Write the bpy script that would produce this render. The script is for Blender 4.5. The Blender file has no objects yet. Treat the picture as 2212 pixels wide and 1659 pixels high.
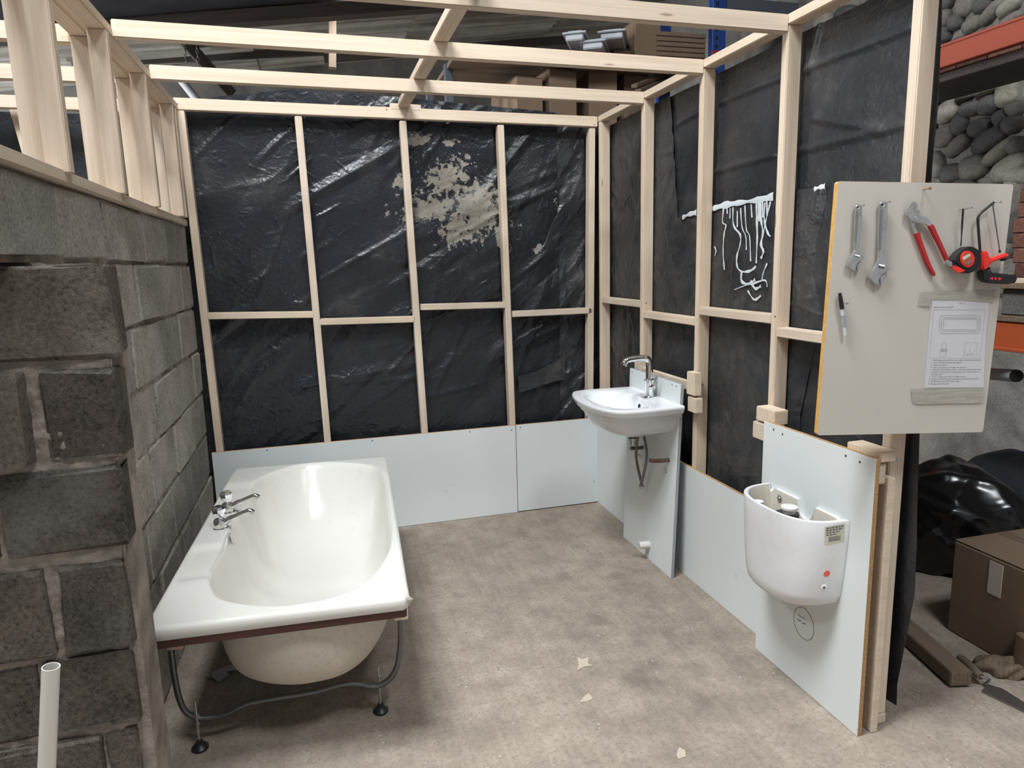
import bpy, bmesh, math, random
import numpy as np
from mathutils import Vector, Matrix
from math import sin, cos, pi, radians, sqrt, atan2
random.seed(7); rng = np.random.default_rng(7)
SC = bpy.context.scene
COL = SC.collection

# ------------------------------------------------------------------ camera
CAM = Vector((-1.7781, -4.2499, 1.6586)); YAW, PIT, ROL = .2679, -.1759, -.0269; FPX = 1481.5
fw = Vector((sin(YAW)*cos(PIT), cos(YAW)*cos(PIT), sin(PIT))); rt = Vector((cos(YAW), -sin(YAW), 0)); up = rt.cross(fw)
rt, up = cos(ROL)*rt + sin(ROL)*up, -sin(ROL)*rt + cos(ROL)*up
cd = bpy.data.cameras.new('camera'); cam = bpy.data.objects.new('camera', cd); COL.objects.link(cam)
cd.sensor_width = 36; cd.sensor_fit = 'HORIZONTAL'; cd.lens = 36*FPX/2212; cd.clip_start = .05; cd.clip_end = 100
cam.matrix_world = Matrix(((rt.x, up.x, -fw.x, CAM.x), (rt.y, up.y, -fw.y, CAM.y), (rt.z, up.z, -fw.z, CAM.z), (0, 0, 0, 1)))
SC.camera = cam
# ------------------------------------------------------------------ world, exposure
w = bpy.data.worlds.new('overcast'); SC.world = w; w.use_nodes = True
w.node_tree.nodes['Background'].inputs[0].default_value = (.86, .93, 1.0, 1); w.node_tree.nodes['Background'].inputs[1].default_value = .3
SC.view_settings.view_transform = 'Standard'; SC.view_settings.look = 'None'; SC.view_settings.gamma = 1
SC.view_settings.use_curve_mapping = False; SC.view_settings.exposure = 0.4
SC.cycles.use_light_tree = False; SC.cycles.use_adaptive_sampling = True; SC.cycles.adaptive_threshold = .03; SC.cycles.max_bounces = 6; SC.cycles.diffuse_bounces = 3; SC.cycles.glossy_bounces = 3; SC.cycles.transparent_max_bounces = 4; SC.cycles.transmission_bounces = 2; SC.cycles.caustics_reflective = False; SC.cycles.caustics_refractive = False
PANE_E = 50.0          # brightness of the roof-light pane and the added fill panes
# (x, y, width, length): one inferred roof light, then unseen ones added as fill
SKY_AND_FILL_LIGHTS = [(-2.7, -2.9, 1.7, 1.5), (-6.2, -3.4, .9, 1.3), (-.2, -5.3, 1.1, 1.2), (-5.2, 3.6, .9, .9), (-.6, 3.55, 1.6, .6)]
FILL_WINDOWS = [(.4, 1.5), (3.4, 4.7)]        # unseen glowing windows added to light roof and back: y from, y to

def ray(u, v): return fw + rt*((u-1106)/FPX) - up*((v-829.5)/FPX)
def at(u, v, ax, val):
    d = ray(u, v); i = 'xyz'.index(ax); return CAM + d*((val-CAM[i])/d[i])
def roof_z(x, y=9): return 4.34 + .127*(x+1.8) + (1.7 if y < 2.5 else 0)  # unseen front part raised so the light falls more evenly

# ------------------------------------------------------------------ materials
class N:
    def __init__(s, name, rough=.6, metal=0, spec=.5, base=(.8, .8, .8)):
        s.m = bpy.data.materials.new(name); s.m.use_nodes = True; s.t = s.m.node_tree
        s.b = s.t.nodes['Principled BSDF']; s.set('Roughness', rough); s.set('Metallic', metal); s.set('Specular IOR Level', spec)
        s.set('Base Color', (*base, 1)); s._c = None
    def set(s, k, v):
        if hasattr(v, 'is_output'): s.t.links.new(v, s.b.inputs[k])
        else: s.b.inputs[k].default_value = v
    def n(s, typ, ins={}, out=0, **kw):
        nd = s.t.nodes.new('ShaderNode'+typ)
        for k, v in kw.items(): setattr(nd, k, v)
        for k, v in ins.items():
            if hasattr(v, 'is_output'): s.t.links.new(v, nd.inputs[k])
            else: nd.inputs[k].default_value = v
        return nd.outputs[out]
    def co(s, which='Object'): return s.n('TexCoord', out=which)
    def mp(s, vec, scale=(1, 1, 1), loc=(0, 0, 0), rot=(0, 0, 0)):
        return s.n('Mapping', {'Vector': vec, 'Scale': scale, 'Location': loc, 'Rotation': rot})
    def noise(s, vec, scale, detail=4, rough=.55, out=0, dist=0):
        return s.n('TexNoise', {'Vector': vec, 'Scale': scale, 'Detail': min(detail, 5), 'Roughness': rough, 'Distortion': dist}, out)
    def ramp(s, fac, stops, interp='LINEAR'):
        nd = s.t.nodes.new('ShaderNodeValToRGB'); s.t.links.new(fac, nd.inputs[0]); r = nd.color_ramp; r.interpolation = interp
        while len(r.elements) < len(stops): r.elements.new(.5)
        for e, (p, c) in zip(r.elements, stops):
            e.position = p; e.color = (c, c, c, 1) if isinstance(c, (int, float)) else (*c, 1)
        return nd.outputs[0]
    def mix(s, f, a, b, mode='MIX'):
        nd = s.t.nodes.new('ShaderNodeMix'); nd.data_type = 'RGBA'; nd.blend_type = mode
        for i, v in ((0, f), (6, a), (7, b)):
            if hasattr(v, 'is_output'): s.t.links.new(v, nd.inputs[i])
            elif i == 0: nd.inputs[0].default_value = v
            else: nd.inputs[i].default_value = (*v, 1)
        return nd.outputs[2]
    def math(s, op, a, b=0.0, c=None):
        ins = {0: a, 1: b}
        if c is not None: ins[2] = c
        return s.n('Math', ins, operation=op)
    def bump(s, h, strength=.3, dist=.01):
        s.set('Normal', s.n('Bump', {'Height': h, 'Strength': strength, 'Distance': dist}))
M = {}
def plain(name, base, rough=.5, metal=0, spec=.5): M[name] = N(name, rough, metal, spec, base).m

def mk_materials():
    # --- planed softwood, grain along local X
    for nm, c1, c2, k in (('pine', (.60, .475, .36), (.735, .62, .50), 1), ('old_wood', (.12, .085, .06), (.22, .165, .12), .8), ('dark_wood', (.035, .028, .025), (.075, .058, .05), .8), ('red_wood', (.06, .026, .02), (.12, .052, .042), .6)):
        a = N(nm, .6, spec=.3); oi = a.n('ObjectInfo', out='Random'); c = a.co()
        off = a.n('CombineXYZ', {0: a.math('MULTIPLY', oi, 37), 1: a.math('MULTIPLY', oi, 11), 2: a.math('MULTIPLY', oi, 5)})
        v = a.n('VectorMath', {0: c, 1: off}, operation='ADD')
        g = a.noise(a.mp(v, (1.2, 55, 55)), 1.6, 5, .6); g2 = a.noise(a.mp(v, (.9, 9, 9)), 1.2, 2)
        ring = a.n('TexWave', {'Vector': a.mp(v, (.35, 9, 9)), 'Scale': 2.2, 'Distortion': 5, 'Detail': 2, 'Detail Scale': 1.2}, bands_direction='Y')
        f = a.math('ADD', a.math('MULTIPLY', g, .55), a.math('ADD', a.math('MULTIPLY', ring, .10), a.math('MULTIPLY', g2, .34)))
        col = a.ramp(f, [(.32, c1), (.62, c2)])
        # knots
        vo = a.n('TexVoronoi', {'Vector': a.mp(v, (1.6, 9, 9)), 'Scale': 1.0}, 0)
        kn = a.ramp(vo, [(.03, 1.0), (.06, 0.0)])
        col = a.mix(a.math('MULTIPLY', kn, .75*k), col, (c1[0]*.42, c1[1]*.30, c1[2]*.24))
        tint = a.ramp(oi, [(0, (.93, .93, .93)), (.5, (1, .985, .97)), (1, (1.06, 1.03, .98))])
        a.set('Base Color', a.mix(1.0, col, tint, 'MULTIPLY')); a.bump(f, .12, .004); M[nm] = a.m
    # --- end-grain style rough batten uses pine as well
    # --- black polythene
    for nm, dust in (('polythene', .0), ('polythene_dusty', .42), ('polythene_worn', .20)):
        a = N(nm, .34, spec=.5); c = a.co()
        n1 = a.noise(c, 2.2, 6, .62); n2 = a.noise(c, 14, 6, .7); n3 = a.noise(a.mp(c, (1, 1, 1), (3, 1, 2)), .9, 3)
        base = a.mix(n1, (.008, .0095, .013), (.022, .025, .032)) if nm == 'polythene' else a.mix(n1, (.014, .0155, .019), (.034, .037, .043))
        du = a.math('MULTIPLY', a.ramp(n1, [(.50-dust*.35, 0.0), (.80, 1.0)]), a.ramp(n2, [(.38, .1), (.68, 1.0)]))
        du = a.math('MULTIPLY', du, .35+dust)
        sp = a.ramp(a.n('TexVoronoi', {'Vector': c, 'Scale': 26.0}, 0), [(.07, 1.0), (.11, 0.0)])
        sp = a.math('MULTIPLY', sp, a.ramp(n3, [(.52, 0.0), (.66, .55)]))
        base = a.mix(du, base, (.155, .135, .11)); base = a.mix(sp, base, (.28, .27, .25))
        if nm == 'polythene':      # dried mortar / plaster splash on the big back sheet
            pos = a.n('SeparateXYZ', {0: c}, 0); posz = a.n('SeparateXYZ', {0: c}, 2)
            def blob(cx, cz, rx, rz, rot):
                dx = a.math('SUBTRACT', pos, cx); dz = a.math('SUBTRACT', posz, cz); ca, sa = cos(rot), sin(rot)
                ux = a.math('DIVIDE', a.math('ADD', a.math('MULTIPLY', dx, ca), a.math('MULTIPLY', dz, sa)), rx)
                uz = a.math('DIVIDE', a.math('SUBTRACT', a.math('MULTIPLY', dz, ca), a.math('MULTIPLY', dx, sa)), rz)
                return a.math('SUBTRACT', 1.0, a.math('SQRT', a.math('ADD', a.math('MULTIPLY', ux, ux), a.math('MULTIPLY', uz, uz))))
            m = None
            for bl in BLOBS:
                q = blob(*bl); m = q if m is None else a.math('MAXIMUM', m, q)
            nn = a.noise(c, 24, 8, .75); nl = a.noise(c, 6, 3)
            msk = a.math('ADD', a.math('MULTIPLY', m, .62), a.math('ADD', a.math('MULTIPLY', a.math('SUBTRACT', nn, .5), 2.3), a.math('MULTIPLY', a.math('SUBTRACT', nl, .5), .9)))
            msk = a.ramp(msk, [(.16, 0.0), (.24, 1.0)])
            base = a.mix(msk, base, a.mix(nn, (.20, .18, .145), (.33, .30, .25)))
            a.set('Roughness', a.math('ADD', .30, a.math('MULTIPLY', a.math('MAXIMUM', msk, du), .55)))
        else:
            a.set('Roughness', a.math('ADD', .33, a.math('MULTIPLY', du, .9)))
        a.set('Base Color', base)
        h = a.math('ADD', a.math('MULTIPLY', a.noise(c, 26, 5, .65), .5), a.math('MULTIPLY', a.n('TexVoronoi', {'Vector': a.n('VectorMath', {0: c, 1: a.noise(c, 7, 3, out=1)}, operation='ADD'), 'Scale': 6.0}, 0, feature='DISTANCE_TO_EDGE'), .6))
        a.bump(h, .42 if nm == 'polythene' else .45, .012); M[nm] = a.m
    # --- floor
    a = N('concrete_floor', .8, spec=.25); c = a.co()
    n1 = a.noise(c, 1.1, 6, .6); n2 = a.noise(c, 7, 8, .68); st = a.noise(a.mp(c, (26, 1.3, 1), rot=(0, 0, -.42)), 1.4, 5, .6); n4 = a.noise(c, 60, 4, .7)
    f = a.math('ADD', a.math('MULTIPLY', n1, .44), a.math('ADD', a.math('MULTIPLY', n2, .42), a.math('MULTIPLY', st, .14)))
    col = a.ramp(f, [(.36, (.20, .162, .13)), (.5, (.325, .268, .217)), (.66, (.46, .39, .32))])
    col = a.mix(a.ramp(n4, [(.3, .6), (.52, 0.0)]), col, (.16, .13, .11))
    ag = a.n('TexVoronoi', {'Vector': c, 'Scale': 38.0}, 0); agm = a.math('MULTIPLY', a.ramp(ag, [(.12, 1.0), (.2, 0.0)]), a.ramp(a.noise(c, 5, 2), [(.5, 0.0), (.62, .8)]))
    col = a.mix(agm, col, a.mix(a.ramp(a.noise(c, 33, 1), [(.49, 0.0), (.51, 1.0)]), (.15, .135, .125), (.52, .46, .40)))
    for (px, py, r) in ((1298, 1345, .055), (1396, 1327, .05), (1453, 1380, .05), (1380, 1470, .055), (1325, 1240, .05), (990, 1285, .05), (1210, 1240, .06)):   # damp boot marks
        p = at(px, py, 'z', 0)
        d = a.n('VectorMath', {0: a.mp(c, (1, .8, 1)), 1: (p.x, p.y*.8, 0)}, 1, operation='DISTANCE')
        d = a.math('ADD', d, a.math('MULTIPLY', a.math('SUBTRACT', n2, .5), .14))
        col = a.mix(a.math('MULTIPLY', a.ramp(a.math('DIVIDE', d, r), [(.55, 1.0), (1.0, 0.0)]), .42), col, (.17, .135, .11))
    a.set('Base Color', col); a.bump(a.math('ADD', a.math('MULTIPLY', st, .25), a.math('MULTIPLY', n4, .6)), .3, .005); M['concrete_floor'] = a.m
    # --- concrete blocks, mortar, rough wall
    for nm, lo, hi, wh in (('block', (.24, .22, .195), (.52, .488, .445), .6), ('block_shaded', (.045, .038, .032), (.155, .135, .115), .3), ('rough_concrete', (.15, .14, .128), (.29, .275, .255), .2)):
        a = N(nm, .93, spec=.15); c = a.co(); oi = a.n('ObjectInfo', out='Random')
        v = a.n('VectorMath', {0: c, 1: a.n('CombineXYZ', {0: a.math('MULTIPLY', oi, 31), 1: 0.0, 2: a.math('MULTIPLY', oi, 17)})}, operation='ADD')
        n1 = a.noise(v, 85, 6, .75); n2 = a.noise(v, 6, 5, .6); n3 = a.noise(v, 2.4, 4, .6)
        f = a.math('ADD', a.math('MULTIPLY', n1, .62), a.math('MULTIPLY', n2, .38))
        col = a.ramp(f, [(.38, lo), (.62, hi)])
        col = a.mix(a.math('MULTIPLY', a.ramp(n3, [(.55, 0.0), (.75, 1.0)]), wh), col, (.42, .40, .375))
        col = a.mix(a.ramp(n1, [(.30, .8), (.40, 0.0)]), col, (lo[0]*.35, lo[1]*.35, lo[2]*.35))
        a.set('Base Color', a.mix(1.0, col, a.ramp(oi, [(0, (.82, .82, .82)), (1, (1.12, 1.1, 1.06))]), 'MULTIPLY')); a.bump(f, .9, .012); M[nm] = a.m
    a = N('mortar', .95, spec=.1); c = a.co(); n1 = a.noise(c, 40, 5, .7); a.set('Base Color', a.ramp(a.noise(c, 9, 4), [(.35, (.21, .18, .155)), (.65, (.40, .35, .30))])); a.bump(n1, .8, .012); M['mortar'] = a.m
    # --- field stones
    a = N('field_stone', .85, spec=.2); c = a.co(); oi = a.n('ObjectInfo', out='Color'); n1 = a.noise(c, 30, 6, .7); n2 = a.noise(c, 5, 4)
    col = a.mix(1.0, a.ramp(a.math('ADD', a.math('MULTIPLY', n1, .5), a.math('MULTIPLY', n2, .5)), [(.38, (.62, .6, .58)), (.65, (1.25, 1.22, 1.18))]), oi, 'MULTIPLY'); a.set('Base Color', col); a.bump(n1, .5, .008); M['field_stone'] = a.m
    a = N('brick_red', .9, spec=.15); c = a.co(); oi = a.n('ObjectInfo', out='Random'); n1 = a.noise(c, 40, 5, .7)
    a.set('Base Color', a.mix(1.0, a.ramp(n1, [(.35, (.10, .05, .04)), (.65, (.24, .12, .09))]), a.ramp(oi, [(0, (.55, .55, .55)), (1, (1.2, 1.1, 1.05))]), 'MULTIPLY')); a.bump(n1, .6, .01); M['brick_red'] = a.m
    # --- white boards, sanitary ware
    a = N('melamine', .42, spec=.45); c = a.co(); n1 = a.noise(c, 3, 6, .65); n2 = a.noise(c, 25, 4, .7); sm = a.math('MULTIPLY', a.ramp(n1, [(.62, 0.0), (.78, .5)]), a.ramp(n2, [(.5, 0.0), (.7, 1.0)]))
    a.set('Base Color', a.mix(sm, (.725, .755, .745), (.50, .46, .40))); M['melamine'] = a.m
    a = N('board_cream', .5, spec=.35); c = a.co(); n1 = a.noise(c, 2.5, 4); a.set('Base Color', a.mix(n1, (.49, .45, .395), (.55, .51, .45))); M['board_cream'] = a.m
    a = N('chipboard_edge', .85, spec=.15); c = a.co(); n1 = a.noise(c, 130, 4, .7); a.set('Base Color', a.ramp(n1, [(.35, (.30, .17, .075)), (.65, (.55, .34, .16))])); M['chipboard_edge'] = a.m
    a = N('edge_orange', .7, spec=.25); c = a.co(); n1 = a.noise(c, 60, 3, .6); a.set('Base Color', a.ramp(n1, [(.3, (.56, .29, .07)), (.7, (.70, .42, .13))])); M['edge_orange'] = a.m
    plain('edge_grey', (.30, .32, .34), .5)
    a = N('bath_acrylic', .13, spec=.5); c = a.co(); n1 = a.noise(c, 2.2, 5, .65); n2 = a.noise(c, 22, 5, .75)
    g = a.math('MULTIPLY', a.ramp(n1, [(.55, 0.0), (.75, .5)]), a.ramp(n2, [(.5, 0.0), (.72, 1.0)])); a.set('Base Color', a.mix(g, (.71, .69, .64), (.44, .39, .31)))
    a.set('Roughness', a.math('ADD', .10, a.math('MULTIPLY', a.noise(c, 4, 3), .12))); M['bath_acrylic'] = a.m
    a = N('bath_underside', .5, spec=.35); c = a.co(); n1 = a.noise(c, 60, 5, .75); n2 = a.noise(c, 3, 3); a.set('Base Color', a.mix(a.math('MULTIPLY', a.ramp(n1, [(.5, 0.0), (.7, .6)]), n2), (.64, .585, .50), (.30, .22, .15))); a.bump(n1, .15, .003); M['bath_underside'] = a.m
    plain('ceramic', (.83, .84, .86), .10); plain('ceramic_raw', (.60, .545, .465), .45)
    a = N('ceramic_cistern', .28, spec=.5); c = a.co(); n1 = a.noise(c, 9, 5, .7); a.set('Base Color', a.mix(a.math('MULTIPLY', a.ramp(n1, [(.5, 0.0), (.75, 1.0)]), .35), (.75, .745, .75), (.60, .55, .48))); M['ceramic_cistern'] = a.m
    plain('tan_scrap', (.50, .42, .33), .8); plain('chrome', (.80, .80, .81), .07, 1); plain('steel', (.46, .45, .44), .30, 1); plain('zinc', (.55, .56, .58), .38, 1); plain('dark_steel', (.16, .165, .17), .42, .85)
    a = N('chrome_worn', .30, .9); c = a.co(); n1 = a.noise(c, 40, 4, .7); a.set('Base Color', a.ramp(n1, [(.3, (.52, .50, .48)), (.7, (.74, .72, .70))])); M['chrome_worn'] = a.m
    a = N('copper_old', .5, .8); c = a.co(); a.set('Base Color', a.ramp(a.noise(c, 40, 4), [(.3, (.10, .055, .045)), (.7, (.26, .15, .12))])); M['copper_old'] = a.m
    a = N('braided_hose', .35, .8); c = a.co(); wv = a.n('TexWave', {'Vector': c, 'Scale': 260.0, 'Distortion': .5}, bands_direction='DIAGONAL'); a.set('Base Color', a.ramp(wv, [(.2, (.10, .10, .10)), (.7, (.45, .44, .42))])); a.bump(wv, .6, .002); M['braided_hose'] = a.m
    plain('black_plastic', (.012, .012, .013), .42); plain('black_rubber', (.02, .02, .02), .75); plain('dark_hole', (.01, .01, .01), .9)
    plain('white_plastic', (.78, .77, .74), .35); plain('pvc_white', (.70, .67, .62), .38); plain('red_grip', (.42, .022, .026), .38); plain('red_bright', (.78, .035, .025), .4); plain('red_dot', (.80, .13, .095), .5)
    plain('paper', (.66, .645, .67), .7); plain('ink', (.03, .03, .035), .8); plain('ink_soft', (.16, .15, .16), .8); plain('label_paper', (.60, .57, .44), .6); plain('pencil', (.17, .155, .14), .8)
    plain('paint_white', (.70, .74, .76), .5); plain('brass', (.55, .37, .14), .35, 1); plain('orange_paint', (.34, .065, .035), .45); plain('orange_bright', (.44, .09, .03), .45)
    plain('blue_paint', (.012, .05, .24), .4); plain('grey_paint', (.085, .095, .115), .5); plain('red_dark', (.30, .025, .02), .5)
    plain('polystyrene', (.52, .55, .58), .6); plain('bag_black', (.008, .008, .009), .22)
    a = N('packing_tape', .25, spec=.5); c = a.co(); n1 = a.noise(a.mp(c, (9, 9, 40)), 2, 4); a.set('Base Color', a.mix(n1, (.40, .37, .31), (.60, .56, .49))); a.set('Alpha', .62); a.bump(n1, .4, .004); M['packing_tape'] = a.m
    a = N('clear_film', .12, spec=.6); a.set('Base Color', (.75, .75, .75, 1)); a.set('Alpha', .16); M['clear_film'] = a.m
    a = N('scrap_film', .3, spec=.5); a.set('Base Color', (.42, .42, .42, 1)); a.set('Alpha', .8); M['scrap_film'] = a.m
    a = N('cardboard', .85, spec=.15); c = a.co(); n1 = a.noise(c, 3, 4); n2 = a.noise(a.mp(c, (2, 2, 120)), 1, 2); a.set('Base Color', a.mix(a.math('ADD', a.math('MULTIPLY', n1, .7), a.math('MULTIPLY', n2, .3)), (.17, .115, .078), (.29, .205, .145))); M['cardboard'] = a.m
    a = N('fibre_cement', .9, spec=.15); c = a.co(); n1 = a.noise(c, 1.4, 6, .65); n2 = a.noise(a.mp(c, (.25, 9, 1)), 1.6, 3, .5); a.set('Base Color', a.mix(1.0, a.ramp(n1, [(.3, (.19, .18, .16)), (.7, (.36, .34, .31))]), a.ramp(n2, [(.35, (.55, .55, .55)), (.62, (1.25, 1.25, 1.25))]), 'MULTIPLY')); M['fibre_cement'] = a.m  # stretched streaks put the missing shading of the corrugations into the colour
    a = N('dark_lining', .7, spec=.25); c = a.co(); n1 = a.noise(c, 3, 6, .65); a.set('Base Color', a.ramp(n1, [(.3, (.016, .017, .022)), (.7, (.038, .040, .050))])); M['dark_lining'] = a.m
    a = N('shed_wall', .92, spec=.1); c = a.co(); n1 = a.noise(c, 2, 6, .65); a.set('Base Color', a.ramp(n1, [(.3, (.10, .095, .088)), (.7, (.22, .21, .195))])); a.bump(n1, .5, .03); M['shed_wall'] = a.m
    a = N('roof_and_fill_light', .5); a.set('Emission Color', (.90, .955, 1.0, 1)); a.set('Emission Strength', PANE_E); M['roof_and_fill_light'] = a.m  # shared by the roof light and the added fill panes

# blobs of dried splash on the back sheet in (x, z): centre, radii, rotation
BLOBS = []
for (cx, cy, rx, ry, rot) in ((965, 385, 75, 55, .55), (1035, 455, 85, 70, -.3), (935, 445, 85, 40, .2), (1000, 490, 70, 40, .3), (870, 395, 30, 25, 0), (905, 300, 40, 14, .3), (970, 305, 22, 12, 0), (1085, 510, 22, 45, .2), (1165, 535, 14, 10, .6), (1225, 430, 30, 25, 0)):
    p = at(cx, cy, 'y', .06); BLOBS.append((p.x, p.z, rx/370, ry/370, rot))
mk_materials()

# ------------------------------------------------------------------ object helpers
def tag(o, label=None, cat=None, group=None, kind=None):
    if label: o['label'] = label
    if cat: o['category'] = cat
    if group: o['group'] = group
    if kind: o['kind'] = kind
    return o
def thing(name, label, cat, loc=(0, 0, 0), group=None, kind=None):
    o = bpy.data.objects.new(name, None); COL.objects.link(o); o.location = loc; o.empty_display_size = .05
    return tag(o, label, cat, group, kind)
def world_of(o):
    m = Matrix.Identity(4)
    while o is not None: m = o.matrix_basis @ m; o = o.parent
    return m
def put(name, me, mat, parent=None, mtx=None):
    """link mesh me (in world coordinates, or local ones when mtx is given)"""
    o = bpy.data.objects.new(name, me); COL.objects.link(o)
    if mat: me.materials.clear(); [me.materials.append(M[k]) for k in (mat if isinstance(mat, (list, tuple)) else [mat])]
    if mtx is None:
        n = len(me.vertices)
        if n:
            co = np.empty(n*3); me.vertices.foreach_get('co', co); co = co.reshape(-1, 3)
            ctr = Vector(((co[:, 0].min()+co[:, 0].max())/2, (co[:, 1].min()+co[:, 1].max())/2, co[:, 2].min()))
            me.vertices.foreach_set('co', (co-np.array(ctr)).ravel()); o.location = ctr
    else: o.matrix_world = mtx
    if parent is not None:
        m = world_of(parent).inverted() @ o.matrix_basis; o.parent = parent; o.matrix_basis = m
    return o
def mesh(verts, faces, smooth=False):
    me = bpy.data.meshes.new('m'); me.from_pydata([tuple(v) for v in verts], [], faces); me.update()
    if smooth: me.polygons.foreach_set('use_smooth', [True]*len(me.polygons))
    return me
def bm_mesh(bm, smooth=False, angle=None):
    me = bpy.data.meshes.new('m'); bmesh.ops.recalc_face_normals(bm, faces=bm.faces); bm.to_mesh(me); bm.free()
    if smooth: me.polygons.foreach_set('use_smooth', [True]*len(me.polygons))
    if angle: me.set_sharp_from_angle(angle=angle)
    return me
def box_me(sx, sy, sz, bev=.003, seg=1):
    bm = bmesh.new(); bmesh.ops.create_cube(bm, size=1); bmesh.ops.scale(bm, vec=(sx, sy, sz), verts=bm.verts)
    if bev: bmesh.ops.bevel(bm, geom=list(bm.edges), offset=min(bev, sx*.45, sy*.45, sz*.45), segments=seg, affect='EDGES')
    return bm_mesh(bm, seg > 1, .7 if seg > 1 else None)
def frame_mtx(o, X, Y):
    X = X.normalized(); Y = (Y - X*Y.dot(X)).normalized(); Z = X.cross(Y)
    return Matrix(((X.x, Y.x, Z.x, o.x), (X.y, Y.y, Z.y, o.y), (X.z, Y.z, Z.z, o.z), (0, 0, 0, 1)))
def box(name, lo, hi, mat, parent=None, bev=.003, seg=1):
    lo = Vector(lo); hi = Vector(hi); s = hi-lo
    return put(name, box_me(abs(s.x), abs(s.y), abs(s.z), bev, seg), mat, parent, Matrix.Translation((lo+hi)/2))
def obox(name, c, X, Y, size, mat, parent=None, bev=.003, seg=1):
    return put(name, box_me(*size, bev, seg), mat, parent, frame_mtx(Vector(c), Vector(X), Vector(Y)))
def timber(name, p0, p1, wy, wz, yaxis, parent, mat='pine', bev=.0035):
    """bar from p0 to p1 (centre line); wy its width along yaxis, wz the other"""
    p0 = Vector(p0); p1 = Vector(p1); X = p1-p0
    return put(name, box_me(X.length, wy, wz, bev, 2), mat, parent, frame_mtx((p0+p1)/2, X, Vector(yaxis)))
def tube_me(path, rad, n=10, cap=True):
    P = [Vector(p) for p in path]; V = []; F = []
    R = rad if hasattr(rad, '__len__') else [rad]*len(P)
    t = (P[1]-P[0]).normalized(); a = t.orthogonal().normalized()
    for i, p in enumerate(P):
        t = (P[min(i+1, len(P)-1)]-P[max(i-1, 0)]).normalized(); a = (a-t*a.dot(t)).normalized(); b = t.cross(a)
        for k in range(n):
            q = 2*pi*k/n; V.append(p+(a*cos(q)+b*sin(q))*R[i])
    for i in range(len(P)-1):
        for k in range(n): F.append((i*n+k, i*n+(k+1) % n, (i+1)*n+(k+1) % n, (i+1)*n+k))
    if cap: F += [tuple(range(n))[::-1], tuple(range((len(P)-1)*n, len(P)*n))]
    me = mesh(V, F, True)
    if cap: me.set_sharp_from_angle(angle=.9)
    return me
def spline(pts, n=6):
    P = [Vector(p) for p in pts]; out = []
    for i in range(len(P)-1):
        p0, p1, p2, p3 = P[max(i-1, 0)], P[i], P[i+1], P[min(i+2, len(P)-1)]
        for k in range(n):
            t = k/n; out.append(.5*((2*p1)+(p2-p0)*t+(2*p0-5*p1+4*p2-p3)*t*t+(3*p1-p0-3*p2+p3)*t**3))
    return out+[P[-1]]
def tube(name, path, rad, mat, parent=None, n=10, cap=True): return put(name, tube_me(path, rad, n, cap), mat, parent)
def lathe_me(prof, o, axis, n=20, xdir=None):
    """prof: (radius, height) pairs along axis from o"""
    A = Vector(axis).normalized(); X = (Vector(xdir) if xdir else A.orthogonal()).normalized(); Y = A.cross(X); o = Vector(o); V = []; F = []
    for r, h in prof:
        for k in range(n):
            q = 2*pi*k/n; V.append(o+A*h+(X*cos(q)+Y*sin(q))*max(r, 1e-5))
    for i in range(len(prof)-1):
        for k in range(n): F.append((i*n+k, i*n+(k+1) % n, (i+1)*n+(k+1) % n, (i+1)*n+k))
    F += [tuple(range(n))[::-1], tuple(range((len(prof)-1)*n, len(prof)*n))]
    me = mesh(V, F, True); me.set_sharp_from_angle(angle=.7); return me
def lathe(name, prof, o, axis, mat, parent=None, n=20): return put(name, lathe_me(prof, o, axis, n), mat, parent)
def prism_me(pts, thick_vec, bev=0, smooth=False):
    """polygon of 3-D points extruded by thick_vec"""
    bm = bmesh.new(); f = bm.faces.new([bm.verts.new(p) for p in pts]); r = bmesh.ops.extrude_face_region(bm, geom=[f])
    bmesh.ops.translate(bm, vec=thick_vec, verts=[g for g in r['geom'] if isinstance(g, bmesh.types.BMVert)])
    bmesh.ops.recalc_face_normals(bm, faces=bm.faces)
    if bev: bmesh.ops.bevel(bm, geom=list(bm.edges), offset=bev, segments=2, affect='EDGES', clamp_overlap=True)
    me = bm_mesh(bm, smooth, .6 if smooth else None); return me
def grid_me(fn, nu, nv, smooth=True):
    """fn(U, V) -> X, Y, Z arrays on a unit grid"""
    U, V = np.meshgrid(np.linspace(0, 1, nu), np.linspace(0, 1, nv)); X, Y, Z = fn(U, V)
    co = np.stack([X, Y, Z], -1).reshape(-1, 3); i = np.arange(nv-1)[:, None]*nu+np.arange(nu-1)[None]; i = i.ravel()
    F = np.stack([i, i+1, i+nu+1, i+nu], -1)
    me = bpy.data.meshes.new('m'); me.vertices.add(len(co)); me.vertices.foreach_set('co', co.ravel()); me.loops.add(F.size); me.loops.foreach_set('vertex_index', F.ravel().astype(np.int32))
    me.polygons.add(len(F)); me.polygons.foreach_set('loop_start', np.arange(0, F.size, 4, dtype=np.int32)); me.update(calc_edges=True); me.validate()
    if smooth: me.polygons.foreach_set('use_smooth', [True]*len(me.polygons))
    return me
def smooth_noise(A, B, seed, octs=((2, 1), (5, .5), (11, .25))):
    r = np.random.default_rng(seed); out = np.zeros_like(A)
    for f, a in octs:
        for _ in range(5):
            th = r.uniform(0, 2*pi); ph = r.uniform(0, 2*pi); out += a*np.sin((A*cos(th)+B*sin(th))*f*r.uniform(.7, 1.4)+ph+1.3*np.sin((A*sin(th)-B*cos(th))*f*.6+ph*2))
    return out/5
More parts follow.
